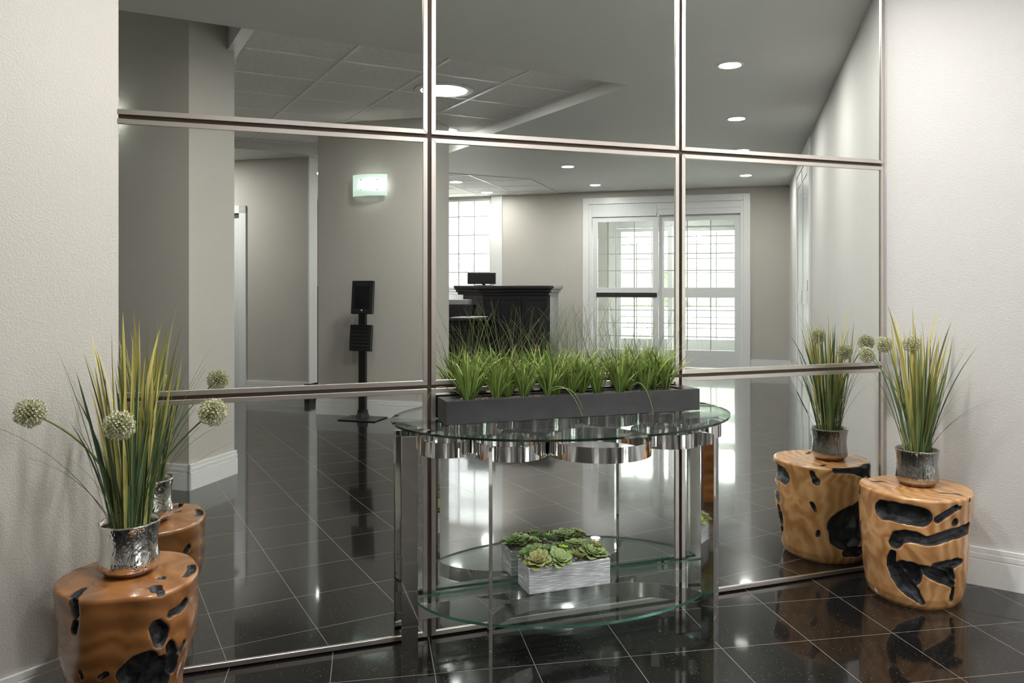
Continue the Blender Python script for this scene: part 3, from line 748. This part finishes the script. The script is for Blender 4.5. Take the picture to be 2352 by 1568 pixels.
def potted(label, c, pm, heads, seed, blades, spread, lift, D, wrinkle=0):
    rs_ = random.Random(seed); cx, cy_, z = c
    t = thing('potted_grass', label, 'potted plant', c, 'potted artificial grasses with allium blooms')
    prof = [(.064, .010), (.073, .016), (.0775, .028), (.0755, .045), (.0725, .068), (.0720, .090), (.0745, .115), (.0780, .133), (.0795, .138), (.0770, .141), (.0725, .137), (.0700, .125)]
    mb = MB(); rgs = []
    for r, zz in prof:
        rg = []
        for i in range(64):
            a = 2*PI*i/64; w_ = 1+wrinkle*NZ.noise(Vector((math.cos(a)*2.2, math.sin(a)*2.2, zz*22+seed)))
            rg.append((cx+r*w_*math.cos(a), cy_+r*w_*math.sin(a), z+zz))
        rgs.append(rg)
    mb.rings(rgs, True, False); mb.build('pot', pm, t)
    mb = MB(); mb.lathe(cx, cy_, [(.056, z), (.060, z+.001), (.066, z+.009), (.066, z+.012)], 48); mb.build('pot_foot', M['potfoot'], t)
    mb = MB(); mb.lathe(cx, cy_, [(.0715, z+.118), (.05, z+.124), (.02, z+.128), (.001, z+.128)], 32, cap0=False); mb.build('soil', M['soil'], t)
    mb = MB(); tones = []
    zb = z+.12
    for k in range(blades):
        a = rs_.uniform(0, 2*PI); r0 = .048*math.sqrt(rs_.random()); kind = rs_.random()
        if kind < .26: col, wd, ln, ti = YEL, rs_.uniform(.0048, .0085), rs_.uniform(.36, .62), rs_.uniform(.02, .20)
        elif kind < .62: col, wd, ln, ti = BLU, rs_.uniform(.0026, .0052), rs_.uniform(.28, .50), rs_.uniform(.05, .32)
        elif kind < .84: col, wd, ln, ti = GRN, rs_.uniform(.0020, .0040), rs_.uniform(.26, .50), rs_.uniform(.05, .36)
        else: col, wd, ln, ti = OLV, rs_.uniform(.003, .0055), rs_.uniform(.30, .54), rs_.uniform(.03, .22)
        ti *= spread
        a2 = a+rs_.uniform(-.5, .5); base = Vector((cx+r0*math.cos(a), cy_+r0*math.sin(a), zb)); d = Vector((math.cos(a2), math.sin(a2), 0))
        n = 9; pts = []; ws = []; cv = rs_.uniform(-.05, .16)
        for i in range(n+1):
            u = i/n; out_ = ln*(ti*u+cv*u**3)
            pts.append(base+d*out_+Vector((0, 0, ln*lift*(u-.10*cv*u*u))))
            ws.append(wd*(.55+.9*u)*(1-u**3)+.0002 if u < 1 else .00015)
        # keep blades in front of the mirror and the side walls
        if min(p.y for p in pts) > 9 or max(p.y for p in pts) > -.012: continue
        if any(p.x*SA-p.y*CA < -.185 or p.x*CA+p.y*SA > 2.12 for p in pts): continue
        b0 = len(mb.v)
        side = d.cross(Vector((0, 0, 1)))*math.cos(rs_.uniform(-1, 1))+d*rs_.uniform(-.7, .7)
        mb.ribbon(pts, ws, side, .35)
        c2 = lerp(col, YEL if kind < .9 else OLV, .25)
        for i in range(n+1):
            u = i/n; tn = lerp(lerp(lerp(GRN, BLU, .4), col, min(1, .35+u*1.0)), c2, u**3)
            tones += [tn, lerp(tn, (.6, .6, .3), .10), tn]
    for k in range(15):                                     # hair-thin drooping strands
        a = rs_.uniform(0, 2*PI); d = Vector((math.cos(a), math.sin(a), 0)); ln = rs_.uniform(.25, .5); ti = rs_.uniform(.25, .75)
        base = Vector((cx, cy_, zb))+d*.035
        pts = [base+d*ln*ti*(u+.35*u*u)*.8+Vector((0, 0, ln*(u*1.1-ti*.55*u*u))) for u in [i/9 for i in range(10)]]
        if max(p.y for p in pts) > -.012 or any(p.x*SA-p.y*CA < -.185 or p.x*CA+p.y*SA > 2.12 for p in pts): continue
        b0 = len(mb.v); mb.tube(pts, [.0011-.0008*i/9 for i in range(10)], 3)
        tones += [lerp(BLU, OLV, rs_.random())]*(len(mb.v)-b0)
    bl = mb.build('grass_blades', M['leaf'], t); set_tone(bl, tones)
    for h, ct in heads:
        allium(t, h, (cx+.02*(h[0]-cx), cy_+.02*(h[1]-cy_), zb), ct, D, rs_)
    return t
potted('potted grass in a crinkled silver pot on the amber stump at left', (-.268, -.232, .418), M['potsilver'],
       [((-.487, -.313, .875), (-.315, -.25, .775)), ((-.262, -.480, .857), (-.255, -.30, .80)), ((-.052, -.361, .861), (-.205, -.275, .735))], 11, 92, .85, 1.0, .073, .035)
potted('potted grass in a smooth silver pot on the honey stump at right', (2.524, -.222, .418), M['potdark'],
       [((2.477, -.241, .969), (2.52, -.225, .80)), ((2.549, -.032, .952), (2.53, -.19, .75)), ((2.445, -.045, .914), (2.52, -.20, .76))], 23, 84, .9, 1.0, .066, .012)

# ================================================================== CONSOLE TABLE
XC = 1.127
tb = thing('console_table', 'glass-topped console table with polished chrome legs and rings in front of the mirrors', 'table', (XC, -.15, 0))
def half_ellipse(a, b_, yc, n=72): return [(XC-a*math.cos(PI*i/n), yc-b_*math.sin(PI*i/n)) for i in range(n+1)]
def slab(name, a, b_, yc, z0, z1, bev, medge, mtop, mbev):
    mb = MB(); o0 = half_ellipse(a, b_, yc); n = len(o0)
    mb.mi = 0
    if bev:
        i0 = half_ellipse(a-bev, b_-bev, yc); zm = z0+(z1-z0)*.55
        mb.add([(x, y, z1) for x, y in i0], [list(range(n))]); 
        mb.mi = 2; mb.add([(x, y, zm) for x, y in o0]+[(x, y, z1) for x, y in i0], [(i, i+1, n+i+1, n+i) for i in range(n-1)], True)
    else:
        zm = z1; mb.add([(x, y, z1) for x, y in o0], [list(range(n))])
    mb.mi = 0; mb.add([(x, y, z0) for x, y in o0], [list(range(n))[::-1]])
    mb.mi = 1; mb.add([(x, y, z0) for x, y in o0]+[(x, y, zm) for x, y in o0], [(i, (i+1), n+i+1, n+i) for i in range(n-1)]+[(n-1, 0, n, 2*n-1)], False)
    return mb.build(name, [mtop, medge, mbev], tb)
slab('glass_top', .622, .458, .008, .7285, .742, .026, M['gedge_dark'], M['tglass'], M['bevelglass'])
slab('glass_shelf', .560, .398, -.002, .147, .156, 0, M['gedge'], M['tglass'], M['tglass'])
def leg(cx, cy_, dx, dy, w_=.054, th=.011):
    l = math.hypot(dx, dy); dx, dy = dx/l, dy/l; nx, ny = -dy, dx; P = []
    for s, t_ in ((-1, -1), (1, -1), (1, 1), (-1, 1)): P.append((cx+dx*w_/2*s+nx*th/2*t_, cy_+dy*w_/2*s+ny*th/2*t_))
    mb = MB(); mb.prism(P, 0, .700); mb.build('leg', M['chrome'], tb, bevel=.0008, seg=1)
leg(.547, -.045, 1, -.10); leg(2*XC-.547, -.045, 1, .10); leg(.735, -.331, .32, .95); leg(1.5095, -.319, .32, -.95)
def band(pts, z0, z1, th, name, closed=False):
    pts = [Vector((x, y, 0)) for x, y in pts]; n = len(pts); vs_ = []
    for i, p in enumerate(pts):
        a = pts[(i-1) % n] if closed or i > 0 else p; b_ = pts[(i+1) % n] if closed or i < n-1 else p
        t = (b_-a).normalized(); nn = Vector((-t.y, t.x, 0))*th/2
        vs_ += [(*(p-nn).xy, z0), (*(p+nn).xy, z0), (*(p+nn).xy, z1), (*(p-nn).xy, z1)]
    fs = []
    for i in range(n if closed else n-1):
        a, b_ = 4*i, 4*((i+1) % n)
        for k in range(4): fs.append((a+k, a+(k+1) % 4, b_+(k+1) % 4, b_+k))
    if not closed: fs += [(3, 2, 1, 0), (4*n-4, 4*n-3, 4*n-2, 4*n-1)]
    mb = MB(); mb.add(vs_, fs, True)
    o = mb.build(name, M['chrome'], tb); es = o.modifiers.new('split', 'EDGE_SPLIT'); es.split_angle = R(35); return o
for (x, y, r) in ((.655, -.112, .084), (.842, -.203, .116), (XC, -.263, .172), (1.412, -.203, .116), (1.599, -.112, .084)):
    band([(x+r*math.cos(2*PI*i/72), y+r*math.sin(2*PI*i/72)) for i in range(72)], .652, .700, .004, 'ring', True)
band([(.572, -.052), (.585, -.066)], .655, .700, .006, 'connector'); band([(2*XC-.572, -.052), (2*XC-.585, -.066)], .655, .700, .006, 'connector')
band([(.742, -.305), (.765, -.290)], .655, .700, .006, 'connector'); band([(1.502, -.295), (1.489, -.290)], .655, .700, .006, 'connector')
band([(.573, -.052), (1.127, -.052), (1.681, -.052)], .096, .146, .008, 'stretcher')
band([(XC-.385*math.cos(PI*i/40), -.305+.225*math.sin(PI*i/40)) for i in range(41)], .096, .146, .006, 'curved_stretcher')
for (x, y) in ((.655, -.03), (.842, -.318), (1.412, -.318), (1.599, -.03), (.96, -.22), (1.29, -.22)):
    mb = MB(); mb.lathe(x, y, [(.020, .7005), (.020, .704), (.006, .706), (.006, .723), (.018, .7255), (.018, .728)], 20); mb.build('clear_bumper', M['bevelglass'], tb)

# ---- long planter with nine grass tufts
PX0, PX1, PY0, PY1, PZ0, PZ1 = .652, 1.606, -.118, -.004, .7425, .8200
pl = thing('grass_planter', 'long graphite planter box of green grass on the glass console top', 'planter', ((PX0+PX1)/2, (PY0+PY1)/2, PZ0))
mb = MB(); o_ = [(PX0, PY0), (PX1, PY0), (PX1, PY1), (PX0, PY1)]; i_ = [(PX0+.058, PY0+.011), (PX1-.058, PY0+.011), (PX1-.058, PY1-.014), (PX0+.058, PY1-.014)]
V_ = [(x, y, PZ0) for x, y in o_]+[(x, y, PZ1) for x, y in o_]+[(x, y, PZ1) for x, y in i_]+[(x, y, PZ1-.03) for x, y in i_]
mb.add(V_, [(3, 2, 1, 0)]+[(k, (k+1) % 4, 4+(k+1) % 4, 4+k) for k in range(4)]+[(4+k, 4+(k+1) % 4, 8+(k+1) % 4, 8+k) for k in range(4)]+[(8+k, 8+(k+1) % 4, 12+(k+1) % 4, 12+k) for k in range(4)])
mb.build('planter_box', M['graphite'], pl, bevel=.0012)
mb = MB(); nx_, ny_ = 120, 12; vs_ = []
for j in range(ny_+1):
    for i in range(nx_+1):
        x = i_[0][0]+(i_[1][0]-i_[0][0])*i/nx_; y = i_[0][1]+(i_[2][1]-i_[0][1])*j/ny_
        vs_.append((x, y, PZ1-.009+.004*rnd.random()))
mb.add(vs_, [(j*(nx_+1)+i, j*(nx_+1)+i+1, (j+1)*(nx_+1)+i+1, (j+1)*(nx_+1)+i) for j in range(ny_) for i in range(nx_)])
tag(mb.build('gravel', M['gravel_dark'], pl), kind='stuff')
G1, G2, G3, G4 = (.16, .27, .045), (.32, .42, .10), (.07, .14, .03), (.36, .24, .11)
def tuft(x, y, seed):
    rs_ = random.Random(seed); mb = MB(); tones = []
    for k in range(66):
        a = rs_.uniform(0, 2*PI); d = Vector((math.cos(a), math.sin(a)*.72, 0)); r0 = .011*math.sqrt(rs_.random())
        ln = rs_.choice((rs_.uniform(.06, .14), rs_.uniform(.11, .185))); ti = rs_.uniform(.0, .62); cv = rs_.uniform(-.1, .7); wd = rs_.uniform(.0016, .0046)
        base = Vector((x, y, PZ1-.008))+d*r0; n = 6; pts = []; ws = []
        for i in range(n+1):
            u = i/n; pts.append(base+d*ln*(ti*u+cv*.6*u**3)+Vector((0, 0, ln*(u-.22*cv*u**3)))); ws.append(wd*(.5+.9*u)*(1-u**3)+.00015)
        if max(p.y for p in pts) > .004: continue
        b0 = len(mb.v); side = d.cross(Vector((0, 0, 1)))+d*rs_.uniform(-.8, .8); mb.ribbon(pts, ws, side, .3)
        c = lerp(lerp(G1, G2, rs_.random()**1.6), G3, rs_.random()*.85); tip = G4 if rs_.random() < .2 else lerp(c, G2, .5)
        for i in range(n+1): tn = lerp(lerp(G3, c, min(1, i/n*2)), tip, (i/n)**3); tones += [tn, lerp(tn, G2, .3), tn]
    for k in range(11):
        a = rs_.uniform(0, 2*PI); d = Vector((math.cos(a), math.sin(a)*.35, 0)); ln = rs_.uniform(.2, .36); ti = rs_.uniform(.05, .55); cv = rs_.uniform(0, .5)
        base = Vector((x, y, PZ1-.008))+d*.01
        pts = [base+d*ln*(ti*u+cv*.5*u*u*u)+Vector((0, 0, ln*(u-.3*cv*u*u*u))) for u in [i/9 for i in range(10)]]
        if max(p.y for p in pts) > .004: continue
        b0 = len(mb.v); mb.tube(pts, [.0009-.0006*i/9 for i in range(10)], 3); tones += [lerp(G3, (.20, .20, .08), rs_.random())]*(len(mb.v)-b0)
    o = mb.build('grass_tuft', M['leaf'], pl); set_tone(o, tones)
for k, x in enumerate((.738, .843, .944, 1.029, 1.118, 1.221, 1.304, 1.413, 1.500)): tuft(x, -.062+.008*((k*7) % 3-1), 100+k)
for k, (x, y) in enumerate(((.76, -.045), (.89, -.04), (1.07, -.04), (1.17, -.04), (1.36, -.04), (1.46, -.04))): tuft(x, y, 200+k)
# long strands that hang over the front of the planter
for P in (((1.02, -.08, .83), (1.06, -.16, .90), (1.10, -.20, .76)), ((1.03, -.08, .83), (1.09, -.15, .88), (1.12, -.155, .775)), ((1.34, -.08, .83), (1.36, -.15, .90), (1.375, -.19, .75)), ((.72, -.06, .83), (.62, -.03, .90), (.60, -.06, .80)), ((1.46, -.06, .83), (1.58, -.09, .93), (1.66, -.10, .93))):
    a, b_, c = map(Vector, P); pts = [a*(1-t)**2+b_*2*t*(1-t)+c*t*t for t in [i/12 for i in range(13)]]
    mb = MB(); mb.tube(pts, [.0014-.0008*i/12 for i in range(13)], 4); set_tone(mb.build('hanging_strand', M['leaf'], pl), [(.22, .26, .08)]*len(mb.v))

# ---- succulents in the whitewashed trough on the shelf
SX0, SX1, SY0, SY1, SZ0, SZ1 = .936, 1.240, -.126, -.016, .1565, .2455
su = thing('succulent_planter', 'small whitewashed rectangular trough of green succulents on the lower glass shelf', 'planter', ((SX0+SX1)/2, (SY0+SY1)/2, SZ0))
mb = MB(); o_ = [(SX0, SY0), (SX1, SY0), (SX1, SY1), (SX0, SY1)]; i_ = [(SX0+.010, SY0+.010), (SX1-.010, SY0+.010), (SX1-.010, SY1-.010), (SX0+.010, SY1-.010)]
V_ = [(x, y, SZ0) for x, y in o_]+[(x, y, SZ1) for x, y in o_]+[(x, y, SZ1) for x, y in i_]+[(x, y, SZ1-.02) for x, y in i_]
mb.add(V_, [(3, 2, 1, 0)]+[(k, (k+1) % 4, 4+(k+1) % 4, 4+k) for k in range(4)]+[(4+k, 4+(k+1) % 4, 8+(k+1) % 4, 8+k) for k in range(4)]+[(8+k, 8+(k+1) % 4, 12+(k+1) % 4, 12+k) for k in range(4)])
mb.build('trough', M['combed'], su, bevel=.004, seg=3)
mb = MB(); nx_, ny_ = 60, 20; vs_ = []
for j in range(ny_+1):
    for i in range(nx_+1): vs_.append((i_[0][0]+(i_[1][0]-i_[0][0])*i/nx_, i_[0][1]+(i_[2][1]-i_[0][1])*j/ny_, SZ1-.006+.004*rnd.random()))
mb.add(vs_, [(j*(nx_+1)+i, j*(nx_+1)+i+1, (j+1)*(nx_+1)+i+1, (j+1)*(nx_+1)+i) for j in range(ny_) for i in range(nx_)])
tag(mb.build('gravel', M['gravel'], su), kind='stuff')
def rosette(x, y, z, r, kind, col, tilt=(0, 0), seed=0):
    rs_ = random.Random(seed); mb = MB(); tones = []
    nl = {'round': 26, 'spiky': 34, 'bright': 22}[kind]
    up = Vector((tilt[0], tilt[1], 1)).normalized(); ax = up.cross(Vector((0, 1, 0))).normalized(); ay = up.cross(ax)
    c0 = Vector((x, y, z))
    for k in range(nl):
        u = (k+1)/nl; a = k*2.39996+rs_.uniform(-.15, .15); d = ax*math.cos(a)+ay*math.sin(a)
        ln = r*(.35+.70*u)*rs_.uniform(.9, 1.08)
        el = (1.25-1.15*u) if kind == 'round' else (1.35-.75*u)
        wd = ln*(.34 if kind == 'round' else .13 if kind == 'spiky' else .2)
        n = 6; pts = []; ws = []
        for i in range(n+1):
            t = i/n; e = el-.30*t+(.5*t*t if kind == 'round' else 0)
            pts.append(c0+d*ln*t*math.cos(el)+up*(ln*t*math.sin(el)*.85-(.0 if kind != 'round' else -.10*ln*t*t)))
            ws.append(max(.0003, wd*(math.sin(PI*min(1, .12+.80*t**1.25))**.8 if kind == 'round' else (1-t**2.2)*(.6+.5*t))))
        for p_ in pts: p_.y = min(p_.y, .0)
        mb.ribbon(pts, ws, d.cross(up), -.28 if kind == 'round' else -.5)
        c = lerp(col[0], col[1], rs_.random()*.6+(1-u)*.4)
        for i in range(n+1): tn = lerp(lerp(col[2], c, min(1, i/n*1.6)), col[1], (i/n)**4*.5); tones += [lerp(tn, col[1], .25), tn, lerp(tn, col[1], .25)]
    mb.v = [Vector((v.x, min(v.y, .006), v.z)) for v in mb.v]
    o = mb.build('succulent_rosette', M['succ'], su); set_tone(o, tones)
    so = o.modifiers.new('thick', 'SOLIDIFY'); so.thickness = .0018; so.offset = 0
SG = ((.12, .18, .06), (.29, .35, .14), (.06, .10, .035)); DG = ((.06, .12, .035), (.16, .25, .08), (.03, .06, .018)); BG = ((.28, .46, .04), (.50, .66, .10), (.12, .25, .02)); OG = ((.14, .18, .06), (.33, .29, .12), (.07, .10, .035))
for k, (x, y, r, kd, cl, tl) in enumerate([
    (.985, -.028, .036, 'round', SG, (-.3, .1)), (.975, -.092, .046, 'round', OG, (-.25, -.4)), (1.022, -.020, .026, 'round', SG, (0, .2)), (1.040, -.050, .032, 'spiky', DG, (-.1, 0)),
    (1.085, -.022, .031, 'spiky', DG, (0, .2)), (1.098, -.042, .025, 'bright', BG, (.1, 0)), (1.052, -.103, .044, 'round', SG, (.1, -.55)), (1.062, -.070, .024, 'spiky', OG, (0, 0)),
    (1.113, -.066, .024, 'bright', BG, (.1, -.1)), (1.125, -.098, .034, 'spiky', OG, (.2, -.3)), (1.150, -.030, .042, 'round', SG, (0, .1)), (1.187, -.078, .048, 'round', SG, (.15, -.35)), (1.222, -.084, .026, 'round', SG, (.5, -.2)),
    (1.200, -.030, .028, 'round', SG, (.3, .2)), (1.010, -.060, .030, 'spiky', DG, (-.1, -.1)), (1.085, -.085, .028, 'spiky', SG, (.1, -.2)), (1.155, -.068, .030, 'spiky', OG, (0, -.2)), (1.010, -.112, .026, 'round', SG, (0, -.5)), (1.135, -.045, .026, 'spiky', DG, (0, 0)), (1.215, -.050, .030, 'round', OG, (.4, 0)), (.955, -.048, .030, 'round', DG, (-.5, 0))]):
    rosette(x, y-.004, .254 if y < -.055 else .268, r*1.2, kd, cl, tl, 300+k)

# ================================================================== TABLET KIOSK
kk = thing('tablet_kiosk', 'black tablet kiosk stand with brochure holder in front of the grey pier', 'kiosk', pq(-1.779, 4.34, 0))
mb = MB(pq); mb.box(-1.942, -1.578, 4.172, 4.440, .001, .009); mb.build('base_plate', M['blackplast'], kk, bevel=.003)
mb = MB(pq); mb.lathe(-1.779, 4.345, [(.062, .009), (.058, .03), (.045, .06), (.050, .075)], 14, smooth=True); o = mb.build('plastic_wrap', simple('crumpled_black_film', (.02, .02, .02), .18, nb=1, nscale=40, ndist=.03), kk)
mb = MB(pq); mb.box(-1.813, -1.745, 4.325, 4.365, .009, 1.02); mb.build('pole', M['blackplast'], kk, bevel=.004)
TL = .22
def tilted(name, pc, qc, zc, wv, hv, th, tilt, mt, parent, off=0, du=0, dv=0, skew=-.06, bev=.004):
    """flat box leaning back; off lifts it off the face of a plate, du/dv shift on the face"""
    ct, sn = math.cos(tilt), math.sin(tilt); vs_ = []
    for a in (-th/2+off, th/2+off):
        for u, v_ in ((-wv/2, -hv/2), (wv/2, -hv/2), (wv/2, hv/2), (-wv/2, hv/2)):
            u += du; v_ += dv; vs_.append((pc+u+v_*skew, qc+v_*sn-a*ct, zc+v_*ct+a*sn))
    mb = MB(pq); mb.add(vs_, [(3, 2, 1, 0), (4, 5, 6, 7), (0, 1, 5, 4), (1, 2, 6, 5), (2, 3, 7, 6), (3, 0, 4, 7)])
    return mb.build(name, mt, parent, bevel=bev)
cs = tilted('tablet_case', -1.718, 4.23, 1.086, .213, .300, .028, TL, M['blackplast'], kk)
tilted('screen', -1.718, 4.23, 1.086, .140, .205, .003, TL, M['screen'], cs, off=.0150, bev=0)
tilted('home_button', -1.718, 4.23, 1.086, .012, .012, .003, TL, M['button'], cs, off=.0155, dv=-.120, bev=0)
bh = tilted('brochure_holder', -1.745, 4.25, .722, .215, .235, .035, TL, M['blackplast'], kk)
for k in range(6): tilted('rib', -1.745, 4.25, .722, .170, .010, .012, TL, M['greydevice'] if False else M['blackplast'], bh, off=.020, dv=.085-.033*k, bev=.003)

# ================================================================== RECEPTION
def raised_panel(mb, p0, p1, q, z0, z1):
    mb.box(p0, p1, q-.010, q, z0, z1)
    mb.box(p0+.045, p1-.045, q-.020, q-.008, z0+.045, z1-.045)
def frame_panel(mb, p0, p1, q, z0, z1, w_=.022):
    for b_ in ((p0, p0+w_, z0, z1), (p1-w_, p1, z0, z1), (p0, p1, z0, z0+w_), (p0, p1, z1-w_, z1)): mb.box(b_[0], b_[1], q-.014, q, b_[2], b_[3])
    mb.box(p0+.055, p1-.055, q-.010, q+.002, z0+.055, z1-.055)
QD = 8.0
rc = thing('reception_desk', 'tall black panelled reception desk left of the entrance doors', 'desk', pq(-1.5, QD, 0))
mb = MB(pq); mb.prism([(-1.86, QD), (-.955, QD), (-.93, QD+.04), (-.93, QD+.52), (-2.75, QD+.95), (-2.25, QD+.30)], 0, 1.06); mb.build('body', M['blackwood'], rc, bevel=.004)
def ctop(z0, z1, o): 
    mb = MB(pq); mb.prism([(-1.90-o*.6, QD-.05-o), (-.93+o*.3, QD-.05-o), (-.90+o, QD-.02), (-.90+o, QD+.56), (-2.80, QD+1.02), (-2.36-o, QD+.30)], z0, z1); return mb
mo = ctop(1.06, 1.095, -.03).build('cornice', M['blackwood'], rc, bevel=.006); ctop(1.095, 1.135, 0).build('cornice', M['blackwood'], rc, bevel=.012)
ctop(1.135, 1.150, .02).build('cornice', M['blackwood'], rc, bevel=.005); ctop(1.150, 1.186, .03).build('countertop', M['granite_top'], rc, bevel=.008)
for p0, p1 in ((-1.845, -1.665), (-1.640, -1.330), (-1.300, -.965)):
    mb = MB(pq); frame_panel(mb, p0, p1, QD, .10, 1.02); mb.build('raised_panel', M['blackwood'], rc, bevel=.004)
mb = MB(pq); mb.box(-1.32, -1.31, QD-.018, QD+.0, .05, 1.04); mb.build('pilaster', M['blackwood'], rc)
ld_ = thing('low_desk', 'low black desk section with dark stone top at the left end of the reception', 'desk', pq(-2.2, 7.5, 0))
mb = MB(pq); mb.box(-2.75, -1.78, 7.42, 7.96, 0, .735); mb.build('body', M['blackwood'], ld_, bevel=.004)
mb = MB(pq); mb.box(-2.78, -1.655, 7.36, 7.965, .735, .770); mb.build('desktop', M['granite_top'], ld_, bevel=.006)
mb = MB(pq); frame_panel(mb, -2.12, -1.83, 7.42, .10, .62); mb.build('raised_panel', M['blackwood'], ld_, bevel=.004)
for k, (a, b_, dz) in enumerate(((-2.12, -1.78, 0), (-2.06, -1.80, .004), (-1.92, -1.70, .008))):
    mb = MB(pq); mb.box(a, b_, 7.48+.02*k, 7.70+.02*k, .7705+dz, .7735+dz)
    tag(mb.build('paper_sheet', M['paper']), ['lowest paper sheet in the pile on the low black desk', 'middle paper sheet in the pile on the low black desk', 'top paper sheet in the pile on the low black desk'][k], 'paper', 'papers on the low desk')
mb = MB(pq); mb.box(-2.62, -1.93, 7.74, 7.95, .771, .93); tag(mb.build('desk_riser', M['blackwood'], bevel=.004), 'black riser shelf at the back of the low desk', 'shelf')
mb = MB(pq); mb.box(-2.5, -1.99, 7.76, 7.93, .931, 1.0); tag(mb.build('desk_printer', M['greydevice'], bevel=.008), 'small grey office machine on the riser behind the low desk', 'printer')
mt_ = thing('computer_monitor', 'black computer monitor seen from behind on the reception desk', 'monitor', pq(-1.95, 8.28, 1.186))
mb = MB(pq); mb.box(-2.07, -1.83, 8.24, 8.40, 1.1865, 1.196); mb.build('stand', M['blackplast'], mt_, bevel=.003)
mb = MB(pq); mb.box(-1.97, -1.93, 8.30, 8.33, 1.195, 1.26); mb.build('neck', M['blackplast'], mt_)
mb = MB(pq); mb.box(-2.175, -1.765, 8.265, 8.30, 1.205, 1.365); mb.build('housing', M['blackplast'], mt_, bevel=.006)
# dark cabinet seen through the passage gap
cb = thing('back_cabinet', 'dark cabinet glimpsed through the gap beside the passage wall', 'cabinet', pq(-3.7, 6.9, 0))
mb = MB(pq); mb.box(-4.3, -3.30, 6.6, 7.1, .0, 1.14); mb.build('body', M['blackwood'], cb, bevel=.005)
mb = MB(pq); mb.box(-4.33, -3.27, 6.57, 7.13, 1.14, 1.18); mb.build('top', M['granite_top'], cb, bevel=.005)
for z0 in (.10, .45, .80):
    mb = MB(pq); mb.box(-4.2, -3.35, 6.585, 6.60, z0, z0+.30); mb.build('drawer_front', M['blackwood'], cb, bevel=.004)
for o in bpy.data.objects:
    if '_org' in o: del o['_org']
